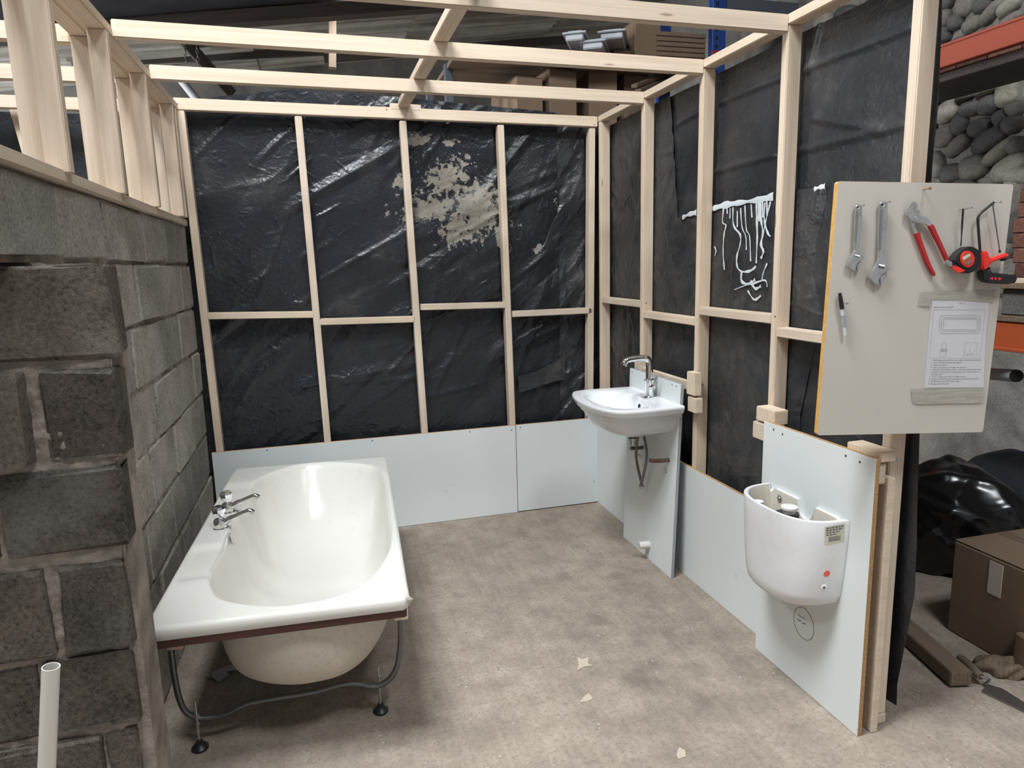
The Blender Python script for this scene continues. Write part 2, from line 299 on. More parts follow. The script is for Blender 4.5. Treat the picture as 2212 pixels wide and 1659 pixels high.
def creases(A, B, n, seed, ang, spread, L, W, amp):
    """straight little folds scattered over a sheet, heights in metres"""
    r = np.random.default_rng(seed); h = np.zeros_like(A); a0, a1, b0, b1 = A.min(), A.max(), B.min(), B.max()
    for _ in range(n):
        ca, cb = r.uniform(a0, a1), r.uniform(b0, b1); th = ang+r.normal()*spread; l = L*r.uniform(.4, 1.6); wd = W*r.uniform(.5, 1.6)
        s = (A-ca)*cos(th)+(B-cb)*sin(th); d = -(A-ca)*sin(th)+(B-cb)*cos(th)
        m = np.clip(1-np.abs(d)/wd, 0, 1)*np.clip(1-(s/l)**2, 0, 1)
        h += amp*r.uniform(.3, 1)*r.choice([1, 1, -.6])*m
    return h
def text_me(s, size, depth=.0002):
    cu = bpy.data.curves.new('t', 'FONT'); cu.body = s; cu.size = size; cu.extrude = depth; cu.resolution_u = 1
    o = bpy.data.objects.new('t', cu); COL.objects.link(o); dg = bpy.context.evaluated_depsgraph_get(); me = bpy.data.meshes.new_from_object(o.evaluated_get(dg))
    bpy.data.objects.remove(o); return me
def text(name, s, o, X, Y, size, mat, parent, width=None):
    me = text_me(s, size); co = np.empty(len(me.vertices)*3); me.vertices.foreach_get('co', co); wd = co.reshape(-1, 3)[:, 0].max()
    m = frame_mtx(Vector(o), Vector(X), Vector(Y))
    if width: m = m @ Matrix.Diagonal((width/wd, 1, 1, 1))
    return put(name, me, mat, parent, m)
def screw(p, nrm, parent, r=.0035, mat='dark_steel'): return lathe('screw', [(r, -.002), (r, .0008), (r*.7, .0016)], p, nrm, mat, parent, 10)

# ================================================================== THE SHED (setting)
XR = 2.7        # rubble wall on the right
YB = 6.0         # far gable wall
XL = -8.0; YF = -8.5
fl = box('floor', (XL, YF-1, -.15), (XR+.3, YB+.2, 0), 'concrete_floor', bev=0); tag(fl, 'worn grey-brown concrete shed floor', kind='structure'); 
# object coordinates of the floor are used by its damp marks: keep its origin on the world origin
fl.data.transform(Matrix.Translation(fl.location)); fl.location = (0, 0, 0)
o = box('wall_back', (XL-.2, YB, 0), (XR+.3, YB+.25, 5.4), 'shed_wall', bev=0); tag(o, 'dark far gable wall of the shed', kind='structure')
o = thing('wall_far_left', 'shed wall far to the left with added glowing windows', None, (XL, 0, 0), kind='structure')
cuts = [YF]+[q for w2 in FILL_WINDOWS for q in w2]+[YB]
for k in range(0, len(cuts), 2): box('wall_length', (XL-.25, cuts[k], 0), (XL, cuts[k+1], 5.3), 'shed_wall', o, 0)
for k, (wa, wb) in enumerate(FILL_WINDOWS):
    box('wall_length', (XL-.25, wa, 0), (XL, wb, 1.5), 'shed_wall', o, 0); box('wall_length', (XL-.25, wa, 3.1), (XL, wb, 5.3), 'shed_wall', o, 0)
    r = thing('light_pane_%d' % (k+11), 'added glowing pane in the far left wall, fill light for the roof', None, (XL-.1, wa, 1.5), kind='structure'); put('pane', mesh([(XL-.12, wa, 1.5), (XL-.12, wb, 1.5), (XL-.12, wb, 3.1), (XL-.12, wa, 3.1)], [(0, 1, 2, 3)]), 'roof_and_fill_light', r)
    for t in (0, 1/3, 2/3, 1): y = wa+(wb-wa)*t; box('glazing_bar', (XL-.12, y-.025, 1.5), (XL-.06, y+.025, 3.1), 'old_wood', r)
    for z in (1.5, 2.3, 3.1): box('glazing_bar', (XL-.12, wa, z-.025), (XL-.06, wb, z+.025), 'old_wood', r)
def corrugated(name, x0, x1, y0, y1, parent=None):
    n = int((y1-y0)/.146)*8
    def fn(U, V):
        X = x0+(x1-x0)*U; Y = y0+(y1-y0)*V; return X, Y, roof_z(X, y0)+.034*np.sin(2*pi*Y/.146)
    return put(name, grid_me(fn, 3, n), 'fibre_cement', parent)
roof = thing('roof', 'corrugated fibre cement shed roof', None, (-1.8, -1, 4.34), kind='structure')
def light_rects(): return [(sx-sw/2, sx+sw/2, sy-sl/2, sy+sl/2) for sx, sy, sw, sl in SKY_AND_FILL_LIGHTS]
# roof in strips between the openings
ys = sorted({YF, 2.6, 4.35, YB+.1} | {q for s4 in light_rects() for q in s4[2:]})
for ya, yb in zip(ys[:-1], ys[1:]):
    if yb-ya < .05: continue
    cuts = sorted((s4[0], s4[1]) for s4 in light_rects() if s4[2] <= ya+.01 and s4[3] >= yb-.01); x = XL-.1
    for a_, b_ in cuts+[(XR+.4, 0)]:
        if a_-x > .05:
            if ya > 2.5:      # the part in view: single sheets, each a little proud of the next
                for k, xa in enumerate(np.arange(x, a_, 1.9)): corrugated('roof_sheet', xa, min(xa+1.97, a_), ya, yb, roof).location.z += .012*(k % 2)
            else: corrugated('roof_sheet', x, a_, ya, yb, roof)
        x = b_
for k, (x0, x1, y0, y1) in enumerate(light_rects()):
    r = thing('light_pane_%d' % (k+1), 'roof-light pane with glazing bars, all but the first added as fill', None, ((x0+x1)/2, (y0+y1)/2, roof_z((x0+x1)/2, y0)), kind='structure')
    z0, z1 = roof_z(x0, y0), roof_z(x1, y0)
    pane = put('pane', mesh([(x0, y0, z0+.05), (x0, y1, z0+.05), (x1, y1, z1+.05), (x1, y0, z1+.05)], [(0, 1, 2, 3)]), 'roof_and_fill_light', r)
    for t in (0, 1/3, 2/3, 1):
        X = x0+(x1-x0)*t; box('glazing_bar', (X-.02, y0, roof_z(X, y0)-.03), (X+.02, y1, roof_z(X, y0)+.04), 'old_wood', r)
    for t in (0, .5, 1):
        Y = y0+(y1-y0)*t; obox('glazing_bar', ((x0+x1)/2, Y, (z0+z1)/2), (x1-x0, 0, z1-z0), (0, 1, 0), (x1-x0, .04, .06), 'old_wood', r)
o = put('wall_added_upper', mesh([(XL-.1, 2.6, roof_z(XL-.1)), (XR+.4, 2.6, roof_z(XR+.4)), (XR+.4, 2.6, roof_z(XR+.4)+1.75), (XL-.1, 2.6, roof_z(XL-.1)+1.75)], [(0, 1, 2, 3)]), 'shed_wall'); o.modifiers.new('s', 'SOLIDIFY').thickness = .1; tag(o, 'upstand added below the front roof, which is raised to even out the light', kind='structure')  # added to close the gap under the front roof raised for the light
# purlins and rafters in the roof behind the frame
def wood_line(name, p0, p1, wy, wz, yax, mat, label, cat='beam', group=None):
    t = timber(name, p0, p1, wy, wz, yax, None, mat); return tag(t, label, cat, group)
p0 = at(425, 47, 'y', 3.2); p1 = at(1000, 5, 'y', 3.2); d = (p1-p0)/(p1-p0).length
wood_line('tie_beam', p0-d*6, p1+d*1.2, .16, .12, (0, 1, 0), 'dark_wood', 'long rough dark beam under the roof, along the edge of the black lining')
def lin(U, V):
    X = -8+(8+XR)*U; Y = 3.15-1.6*V; Z = (p0.z+.05)+(X-p0.x)*d.z/d.x + .02*np.sin(Y*3+X) + .10*V
    return X, Y, Z
o = put('ceiling', grid_me(lin, 40, 20), 'dark_lining'); tag(o, 'black lining sheet under the roof', kind='structure'); o.modifiers.new('s', 'SOLIDIFY').thickness = .01
for (a_, b_, yy) in (((408, 98), (452, 148), 4.6), ((975, 35), (925, 100), 4.2)):
    q0 = at(*a_, 'y', yy); q1 = at(*b_, 'y', yy+.4); e = (q1-q0).normalized()
    wood_line('roof_strut', q0-e*.45, q1+e*(.5 if a_[0] < 500 else .05), .13 if a_[0] < 500 else .2, .12, (0, 1, 0), 'dark_wood', 'dark slanting timber strut under the roof beside the hanging chains' if a_[0] < 500 else 'thick dark slanting roof timber behind the ceiling binder')
for (u, v0, v1) in ((718, 36, 148),):
    q0 = at(u, v0, 'y', 4.0); q1 = at(u, v1, 'y', 4.0); wood_line('roof_hanger', q0, q1, .10, .08, (0, 1, 0), 'old_wood', 'short brown hanging timber below the corrugated roof')
for a_, b_, lb in (((270, 130), (700, 110), 'dark purlin across the corrugated roof, nearest the chains'), ((700, 127), (1250, 84), 'dark purlin below the corrugated roof, right of the short hanging timber')):
    q0 = at(*a_, 'y', 5.2); q1 = at(*b_, 'y', 5.2); wood_line('purlin', q0, q1, .05, .10, (0, 1, 0), 'dark_wood', lb)
q0 = at(385, 165, 'y', 5.5); q1 = at(425, 215, 'y', 5.5); tag(tube('steel_pole', [q0-(q1-q0), q1+(q1-q0)*3], .05, 'polystyrene', None, 12), 'pale slanting pole in the dark behind the back frame', 'pole')
# two hanging chains
for k, (u, lb) in enumerate(((398, 'thin dark chain hanging from the roof, further from the strut'), (424, 'thin dark chain hanging from the roof beside the strut, with a hook'))):
    top = at(u, 92, 'y', 3.9); c = thing('chain', lb, 'chain', top, group='chains hanging from the roof'); L0 = .055
    for i in range(11 if k == 0 else 9):
        z = top.z+.25-i*.042-(0 if k == 0 else .12); a = Vector((1, 0, 0)) if i % 2 else Vector((0, 1, 0))
        pth = [Vector((top.x, top.y, z))+a*.011*cos(q)+Vector((0, 0, .027))*sin(q) for q in np.linspace(0, 2*pi, 11)]
        put('link', tube_me(pth, .0045, 5, False), 'dark_steel', c)

# ---------- block wall on the left
BW = -2.475
wl = thing('wall_left', 'grey concrete block wall with smeared mortar joints', None, (BW, -1.2, 0), kind='structure')
box('mortar_core', (BW-.14, -2.2, 0), (BW-.012, .02, 1.905), 'mortar', wl, 0)
box('mortar_core', (BW-.14, -3.6, 1.69), (BW-.012, -2.2, 1.905), 'mortar', wl, 0)
zs = [1.694, 1.449, 1.204, .958, .712, .465, .218, -.03]
def block(lo, hi, mat='block', jit=.004):
    s = Vector(hi)-Vector(lo); bm = bmesh.new(); bmesh.ops.create_cube(bm, size=1); bmesh.ops.scale(bm, vec=s, verts=bm.verts)
    bmesh.ops.bevel(bm, geom=list(bm.edges), offset=.007, segments=1, affect='EDGES')
    for v in bm.verts: v.co += Vector((random.gauss(0, jit*.6), random.gauss(0, jit), random.gauss(0, jit)))
    return put('concrete_block', bm_mesh(bm), mat, wl, Matrix.Translation((Vector(lo)+Vector(hi))/2))
# top course under the sole plate, running on past the pier
yseam = [.02, -.13, -.58, -.985, -1.555, -1.975, -2.44, -2.9, -3.36]
for a_, b_ in zip(yseam[:-1], yseam[1:]): block((BW-.13, b_+.006, 1.704), (BW+random.uniform(-.002, .004), a_-.006, 1.905))
for k in range(7):
    z1, z0 = zs[k]-.006, max(zs[k+1]+.008, 0)
    y = .015; ln = (.30, .46, .20, .40, .12, .46, .33)[k]
    while y > -2.15:
        yn = max(y-ln, -2.2)
        if y-yn > .06: block((BW-.13, yn+.006, z0), (BW+random.uniform(-.005, .006), y-.006, z1))
        y = yn; ln = .46
# smeared mortar over the joints of the long face
def lm(U, V):
    Y = -2.2+2.2*U; Z = 1.69*V; return BW-.010+.009*smooth_noise(Y*14, Z*14, 80)+.004*smooth_noise(Y*50, Z*50, 81), Y, Z
put('mortar_face', grid_me(lm, 300, 240), 'mortar', wl)
# pier: courses of blocks facing the camera, their shade put into a darker colour
PY = -2.33
box('mortar_core', (-3.4, PY+.022, 0), (-2.318, -2.16, 1.65), 'mortar', wl, 0)
def pz(a, b): return at(a, b, 'y', PY).z
courses = [  # z1, z0, right x, back y, list of joints in x
    (1.677, 1.451, -2.281, -2.215, []), (1.423, 1.193, -2.293, -2.24, [-2.492]), (1.167, .957, -2.309, -2.25, [-2.60]),
    (.908, .672, -2.326, -2.24, [-2.515]), (.650, .443, -2.335, -2.15, [-2.56]), (.417, .205, -2.352, -2.13, [-2.44]), (.18, .0, -2.352, -2.12, [-2.62])]
for i, (z1, z0, xr, yb, js) in enumerate(courses):
    xs = [xr]+js; x = xs[-1]
    while x > -3.3: x -= .45; xs.append(x)
    for j, (xa, xb) in enumerate(zip(xs[:-1], xs[1:])):
        gap = .028 if (i in (1, 3) and j == 0) else .010
        y0 = PY + (.0 if j == 0 else (-.035 if i == 1 else random.uniform(-.015, .012)))
        block((xb+gap, y0, z0), (xa, yb if j == 0 else -2.2, z1), 'block_shaded', .005)
# mortar squeezed into the pier joints: an uneven face a little behind the blocks
def pm(U, V):
    X = -3.4+(3.4-2.322)*U; Z = 1.68*V; xr = np.interp(Z, [0, .43, .66, 1.0, 1.45, 1.68], [-2.362, -2.345, -2.338, -2.318, -2.296, -2.29]); X = -3.4+(3.4+xr)*U
    return X, PY+.013-.007*smooth_noise(X*22, Z*22, 77)-.004*smooth_noise(X*60, Z*60, 78), Z
put('mortar_face', grid_me(pm, 160, 260), 'mortar', wl)
def pm2(U, V):
    Y = -2.325+.17*U; Z = 1.68*V; xr = np.interp(Z, [0, .43, .66, 1.0, 1.45, 1.68], [-2.362, -2.345, -2.338, -2.318, -2.296, -2.29]); return xr-.004+.004*smooth_noise(Y*30, Z*30, 79), Y, Z
put('mortar_face', grid_me(pm2, 30, 260), 'mortar', wl)

# ---------- rubble wall on the right
wr = thing('wall_right', 'old rubble stone wall with rendered base', None, (XR, -1.5, 0), kind='structure')
def rub(U, V):
    Y = -5.5+8*U; Z = 6.6*V; h = .022*smooth_noise(Y*9, Z*9, 3)+.008*smooth_noise(Y*40, Z*40, 5); return XR-.02-h*1.0, Y, Z
put('mortar_face', grid_me(rub, 240, 170), 'rough_concrete', wr)
box('wall_core', (XR+.04, -5.5, 0), (XR+.4, YB, 6.7), 'shed_wall', wr, 0)
ico = {}
def stone(y, z, ry, rz, rot, col, dep=.075, parent=wr, name='stone', sub=3):
    bm = bmesh.new(); bmesh.ops.create_icosphere(bm, subdivisions=sub, radius=1); sd = random.random()*50
    for v in bm.verts:
        n = sin(v.co.y*2.3+sd)+sin(v.co.z*2.9+sd*1.7)+sin((v.co.y+v.co.z)*4.1+sd*.6)*.5
        v.co *= 1+.055*n
        v.co.y = math.copysign(abs(v.co.y)**.85, v.co.y); v.co.z = math.copysign(abs(v.co.z)**.85, v.co.z)
        v.co = Vector((v.co.x*dep, v.co.y*ry, v.co.z*rz))
    me = bm_mesh(bm, True); o = put(name, me, 'field_stone', parent, Matrix.Translation((XR-.025, y, z)) @ Matrix.Rotation(rot, 4, 'X')); o.color = (*col, 1); return o
D = (.115, .112, .115); Mi = (.20, .185, .17); L_ = (.31, .29, .26); G = (.30, .29, .24)
spx = [(605,830,82,48,-10,D),(770,830,82,38,-8,D),(945,770,97,42,-12,L_),(1130,790,112,120,0,G),(605,955,112,92,-25,L_),(810,935,97,76,0,D),(965,900,97,85,0,D),(1090,1005,70,76,0,D),(1215,915,90,75,-20,Mi),
 (1180,1060,85,85,0,D),(720,1060,82,90,20,D),(890,1090,97,82,-10,D),(575,1170,115,90,-5,Mi),(700,1250,125,62,-35,Mi),(960,1200,168,88,-22,D),(1060,1300,155,72,-32,L_),(520,1400,80,115,-20,L_),(650,1480,105,95,0,D),(830,1430,135,105,-10,Mi),
 (1140,1430,165,105,-28,L_),(500,890,55,55,0,Mi),(480,1090,45,45,0,D),(1180,1600,75,90,0,L_),(1210,1240,60,80,0,Mi),(770,60,95,85,10,Mi),(930,40,100,65,-10,D),(580,160,65,90,0,Mi),(690,185,65,70,0,D),(830,215,95,65,-15,Mi),(1000,110,130,55,-35,Mi),(1150,60,120,60,-25,L_),(580,300,75,65,0,D),(600,40,70,60,0,D),(760,-60,90,60,0,Mi),(1010,-40,110,50,0,D),(1180,170,110,60,-20,Mi)]
for (cx, cy, rx, ry, an, col) in spx:
    u, v = 1900+cx*.2533, cy*.2533; p = at(u, v, 'x', XR); k = (p-CAM).dot(fw)/FPX*.2533
    stone(p.y, p.z, rx*k*1.04, ry*k*.97, radians(-an)*-1, col)
taken = [(at(1900+q[0]*.2533, q[1]*.2533, 'x', XR).y, at(1900+q[0]*.2533, q[1]*.2533, 'x', XR).z) for q in spx]
for row in range(13):      # the same wall to either side of what the frame shows
    for col_ in range(19):
        y = -4.3+col_*.31+(row % 2)*.15+random.uniform(-.04, .04); z = 1.25+row*.2+random.uniform(-.03, .03)
        if any(abs(y-a_)/.24+abs(z-b_)/.16 < 1 for a_, b_ in taken): continue
        stone(y, z, random.uniform(.11, .155), random.uniform(.07, .1), random.uniform(-.35, .35), random.choice([D, D, Mi, L_, Mi]), sub=2)
for (u, v, rx, ry) in ((2198, 435, .10, .13), (2190, 500, .09, .09), (2176, 545, .09, .07), (2196, 590, .13, .10), (2205, 380, .11, .07)): p = at(u, v, 'x', XR); stone(p.y, p.z, rx, ry, .3, random.choice([D, Mi, L_]))
# dark brick course under the orange beam
pb0 = at(2030, 168, 'x', XR-.05); pb1 = at(2212, 130, 'x', XR-.05)
for k in range(12):
    y = -1.6+k*.235; zz = pb0.z+(pb1.z-pb0.z)*(y-pb0.y)/(pb1.y-pb0.y)
    for r_ in range(2): put('brick', box_me(.10, .222, .070, .004), 'brick_red', wr, Matrix.Translation((XR-.06, y+(.11 if r_ else 0), pb0.z-.03+.078*r_)))

# ================================================================== TIMBER FRAME
T, Wd = .038, .063
ZT, ZU = 2.553, 2.515
RY = {1: -.045, 2: -.648, 3: -1.255, 4: -1.854, 5: -2.47}      # near faces of the right-hand studs
LY = {1: -.161, 2: -.756, 3: -1.337, 4: -1.93}
I4 = Matrix.Identity(4)
# --- back frame (leans a little, as built)
bf = thing('stud_frame', 'back wall frame of pale timber studs in front of black sheeting', 'timber frame', (-1.2, 0, 0))
a0 = at(372, 210, 'y', 0); a1 = at(1292, 251.5, 'y', 0); dz = Vector((0, 0, -Wd/2)); dy = Vector((0, T/2, 0))
timber('top_plate', Vector((a0.x, T/2, a0.z))+dz, Vector((-.002, T/2, a1.z))+dz, T, Wd, (0, 1, 0), bf)
for (t, b) in (((389, 240), (473, 962)), ((644, 252), (707.5, 950)), ((870.5, 262), (917.5, 931)), ((1082, 271), (1107.5, 915.6)), ((1280, 278), (1276, 905))):
    p = at(*t, 'y', 0); q = at(*b, 'y', 0); e = (p-q)/(p.z-q.z); q = q-e*q.z; p = p+e*.004
    timber('stud', Vector((q.x, Wd/2, .038)), Vector((p.x, Wd/2, p.z)), .040, Wd, (1, 0, 0), bf)
timber('sole_plate', (-2.47, Wd/2, .019), (-.005, Wd/2, .019), Wd, T, (0, 1, 0), bf)
nx = [(-2.405, -1.812), (-1.772, -1.218), (-1.178, -.625), (-.59, -.062)]
for (u0, v0, u1, v1) in ((450, 683, 676, 680), (694, 696, 895, 690), (911, 664, 1092, 659), (1109, 679, 1280, 671)):
    p = at(u0-2, v0, 'y', 0); q = at(u1+2, v1, 'y', 0); timber('nogging', (p.x, Wd/2, p.z), (q.x, Wd/2, q.z), Wd, T, (0, 1, 0), bf)
for u, v in ((383, 224), (835, 237), (1284, 269)): p = at(u, v, 'y', 0); screw(p, (0, -1, 0), bf, .004)
# packer on the back plate, under the end of the binder
p = at(842, 222, 'y', 0); q = at(910, 238, 'y', 0); timber('packer', (p.x, .018, p.z-.019), (q.x, .018, p.z-.024), T, T, (0, 1, 0), bf)
# --- right frame
rf = thing('stud_frame', 'right-hand wall frame of pale timber studs and noggings beside the basin and cistern', 'timber frame', (.03, -1.25, 0))
timber('top_plate', (Wd/2, .0, (ZT+ZU)/2), (Wd/2, -3.1, (ZT+ZU)/2), Wd, T, (1, 0, 0), rf)
timber('sole_plate', (Wd/2, .0, T/2), (Wd/2, RY[5]-.005, T/2), Wd, T, (1, 0, 0), rf)
for k, y in RY.items(): timber('stud', (Wd/2, y+T/2, T), (Wd/2, y+T/2, ZU), T, Wd, (0, 1, 0), rf)
for k, (u, v) in {1: (1342, 653), 2: (1440, 687), 3: (1580, 680), 4: (1720, 724)}.items():
    z = at(u, v, 'x', 0).z; timber('nogging', (Wd/2, RY[k], z), (Wd/2, RY[k+1]+T, z), Wd, T, (1, 0, 0), rf)
for u, v in ((1396, 655), (1524, 692), (1514, 828), (1674, 684), (1307, 348), (1300, 452), (1301, 520)):
    if u > 1380: screw(at(u, v, 'x', 0), (-1, 0, 0), rf, .004)
for (u, v, y) in ((1511, 828, RY[3]), (1922, 987, RY[5])):      # zinc bolts poking out of the studs
    p = at(u, v, 'y', y); b = lathe('bolt', [(.005, -.01), (.005, .035), (.004, .036)], p, (0, -1, 0), 'zinc', rf, 8); lathe('nut', [(.009, .004), (.009, .012)], p, (0, -1, 0), 'zinc', b, 6)
# --- left frame standing on the block wall
lf = thing('stud_frame', 'left-hand frame of pale timber studs standing on the block wall', 'timber frame', (-2.47, -1.0, 1.906))
XI, XO = -2.444, -2.506
timber('top_plate', ((XI+XO)/2, .02, (ZT+ZU)/2), ((XI+XO)/2, -3.0, (ZT+ZU)/2), XI-XO, T, (1, 0, 0), lf)
sa = at(0, 327, 'x', -2.46); sb = at(403, 481, 'x', -2.46); e = (sa-sb)/(sa-sb).length
timber('sole_plate', sb+Vector((-.06, .03, .0)), sa+e*.7+Vector((-.06, 0, 0)), .12, .036, (1, 0, 0), lf)
for k, y in LY.items(): timber('stud', ((XI+XO)/2, y+T/2, 1.945), ((XI+XO)/2, y+T/2, ZU), T, Wd, (0, 1, 0), lf)
timber('stud', ((XI+XO)/2, -.06, 1.945), ((XI+XO)/2, -.06, ZU), T, Wd, (0, 1, 0), lf)
# --- neighbouring bay beyond it
nf = thing('stud_frame', 'frame of the neighbouring bay, pale studs and joists beyond the block wall', 'timber frame', (-3.4, -.9, 1.906))
XA, XC = -2.517, -2.580
timber('top_plate', ((XA+XC)/2, .02, (ZT+ZU)/2-.008), ((XA+XC)/2, -3.0, (ZT+ZU)/2-.008), XA-XC, T, (1, 0, 0), nf)
for k, y in LY.items(): timber('stud', ((XA+XC)/2, y+.068+T/2, 1.945), ((XA+XC)/2, y+.068+T/2, ZU-.008), T, Wd, (0, 1, 0), nf)
for y in (LY[3]+.07, LY[2]+.07, LY[1]+.07): timber('joist', (XC, y+T/2, ZT-.04), (-4.9, y+T/2, ZT-.03), T, Wd, (0, 1, 0), nf)
p = at(32, 222, 'y', .0); q = at(66, 340, 'y', .0); e = (q-p)/(p.z-q.z)
timber('stud', (p.x, Wd/2, p.z), (p.x+e.x*p.z, Wd/2, 0), T+.03, Wd, (1, 0, 0), nf)
# --- ceiling: three joists and the binder lying over them
cf = thing('ceiling_frame', 'pale ceiling joists spanning the bay with a binder across them', 'timber frame', (-1.2, -.9, ZT))
for k, (a_, b_) in {4: ((0, 0), (1703, 30)), 3: ((228, 39), (1522, 128)), 2: ((309, 138), (1392, 198))}.items():
    y = RY[k]; zr = at(*b_, 'y', y).z; zl = at(*a_, 'y', y).z if k != 4 else zr+.015
    timber('joist', (XI, y+T/2, zl-Wd/2), (0, y+T/2, zr-Wd/2), T, Wd, (0, 1, 0), cf)
y4 = RY[4]
bl = at(953, 92, 'y', RY[3]); bt = at(872, 232, 'y', 0)
e = (bl-bt); e = e/(-e.y); b0 = bt+Vector((0, 0, .019)); b1 = bl+e*.75; b1.z = bl.z+.019
timber('binder', Vector((bt.x, .0, bt.z+.021)), Vector((b1.x, b1.y, b1.z)), Wd, T, (1, 0, 0), cf)
p = at(1203, 35, 'y', RY[4]); 
# ================================================================== BLACK SHEETING
def back_sheet(x0, x1, z0, ztop, y, seed, ang, amp=1, nu=480, nv=430):
    def fn(U, V):
        X = x0+(x1-x0)*U; zt = ztop(X); Z = z0+(zt-z0)*V
        h = .010*smooth_noise(X*2.2, Z*2.2, seed)+creases(X, Z, 110, seed, ang, .3, .30, .03, .012*amp)+creases(X, Z, 800, seed+1, ang*.5, .9, .055, .009, .0045*amp)+creases(X, Z, 30, seed+2, ang, .25, .5, .08, .024*amp)
        return X, y-np.clip(h*.8, -.03, .016)+.0*X, Z
    return grid_me(fn, nu, nv)
topx = [(-2.6, 2.53), (at(480, 205, 'y', .1).x, at(480, 208, 'y', .1).z), (at(640, 194, 'y', .1).x, at(640, 194, 'y', .1).z), (at(870, 212, 'y', .1).x, at(870, 212, 'y', .1).z), (at(1190, 243, 'y', .1).x, at(1190, 243, 'y', .1).z), (.2, 2.53)]
tx = np.array([a for a, b in topx]); tz = np.array([b for a, b in topx])
xe = at(1207, 600, 'y', .08).x
tag(put('plastic_sheet', back_sheet(-2.62, xe, .03, lambda X: np.interp(X, tx, tz), .088, 11, .62), 'polythene', None, I4), 'large creased black polythene sheet with dried splashes behind the back studs', 'plastic sheet')
tag(put('plastic_sheet', back_sheet(xe-.25, .07, .03, lambda X: np.interp(X, tx, tz)-.01, .106, 23, 1.0, .9, 130, 380), 'polythene_worn', None, I4), 'dusty black polythene sheet behind the back studs in the corner above the basin', 'plastic sheet')
tag(put('plastic_sheet', back_sheet(-5.2, -2.64, .2, lambda X: X*0+2.5, .085, 31, .5, .8, 160, 140), 'polythene', None, I4), 'black polythene sheet at the back of the neighbouring bay', 'plastic sheet')
# torn loose flap low on the right of the back sheet
fp = [at(u, v, 'y', .072) for u, v in ((1117, 812), (1160, 800), (1205, 778), (1218, 762), (1219, 818), (1190, 826), (1150, 838), (1120, 848))]
bm = bmesh.new(); f = bm.faces.new([bm.verts.new(p+Vector((0, random.uniform(-.004, .004), 0))) for p in fp]); bmesh.ops.triangulate(bm, faces=[f]); bmesh.ops.subdivide_edges(bm, edges=bm.edges, cuts=3, use_grid_fill=True)
for v in bm.verts: v.co.y += -.012+random.uniform(-.003, .003)
tag(put('sheet_flap', bm_mesh(bm, True), 'polythene_worn', None, I4), 'torn loose flap of black polythene low on the back wall beside the basin', 'plastic sheet')
# --- right wall: main sheet hung outside the studs
ed = sorted((lambda p: (p.z, p.y))(at(u, v, 'x', .09)) for u, v in ((2036, 0), (2027, 230), (2014, 390), (1989, 950), (1983, 1180), (1977, 1290), (1948, 1400), (1928, 1480)))
ez = np.array([a for a, b in ed]); ey = np.array([b for a, b in ed])
def right_sheet(fy0, fy1, fz0, fz1, x, seed, ang, n1, n2, amp, nu=200, nv=260, extra=None, lim=.012):
    def fn(U, V):
        Zl = V; Zv = fz0(U)+(fz1(U)-fz0(U))*V; Y = fy0(Zv)+(fy1(Zv)-fy0(Zv))*U
        h = .006*smooth_noise(Y*2.5, Zv*2.5, seed)+creases(Y, Zv, n1, seed, ang, .5, .25, .03, .008*amp)+creases(Y, Zv, n2, seed+1, ang, 1.0, .08, .01, .004*amp)
        if extra is not None: h = h+extra(Y, Zv)
        return x-np.clip(h, -.03, lim), Y, Zv
    return grid_me(fn, nu, nv)
def folds(Y, Z):      # straight packing folds in the new sheet
    h = 0
    for (u0, v0, u1, v1) in ((1550, 222, 1690, 165), (1460, 268, 1510, 240), (1735, 150, 1965, 60), (1545, 370, 1670, 335), (1725, 325, 1950, 270), (1755, 255, 1900, 280), (1745, 145, 1775, 30)):
        a = at(u0, v0, 'x', .08); b = at(u1, v1, 'x', .08); dy_, dz_ = b.y-a.y, b.z-a.z; l = sqrt(dy_**2+dz_**2); s = ((Y-a.y)*dy_+(Z-a.z)*dz_)/l; d_ = (-(Y-a.y)*dz_+(Z-a.z)*dy_)/l
        h = h+.012*np.clip(1-np.abs(d_)/.02, 0, 1)*np.clip(np.minimum(s+.03, l+.03-s)/.03, 0, 1)
    flare = -.05*np.clip((.5-Z)/.5, 0, 1)*np.clip((-2.3-Y)/.3, 0, 1)
    return h+flare
tag(put('plastic_sheet', right_sheet(lambda Z: Z*0+.02, lambda Z: np.interp(Z, ez, ey), lambda U: .05+U*0, lambda U: 2.5+U*0, .088, 41, 1.2, 16, 40, .7, 300, 260, folds), 'polythene_worn', None, I4), 'flat dark polythene sheet with straight packing folds outside the right-hand studs', 'plastic sheet')
# crumpled sheet in the corner
ed2 = sorted((lambda p: (p.z, p.y))(at(u, v, 'x', .08)) for u, v in ((1447, 195), (1458, 330), (1466, 480), (1470, 560)))
cz = np.array([a for a, b in ed2]); cy = np.array([b for a, b in ed2])
tag(put('plastic_sheet', right_sheet(lambda Z: Z*0+.06, lambda Z: np.interp(Z, cz, cy), lambda U: .05+U*0, lambda U: 2.5+U*0, .079, 51, 1.35, 120, 260, 1.15, 110, 330, None, .008), 'polythene_dusty', None, I4), 'crumpled dusty polythene sheet hanging in the corner of the right-hand frame', 'plastic sheet')
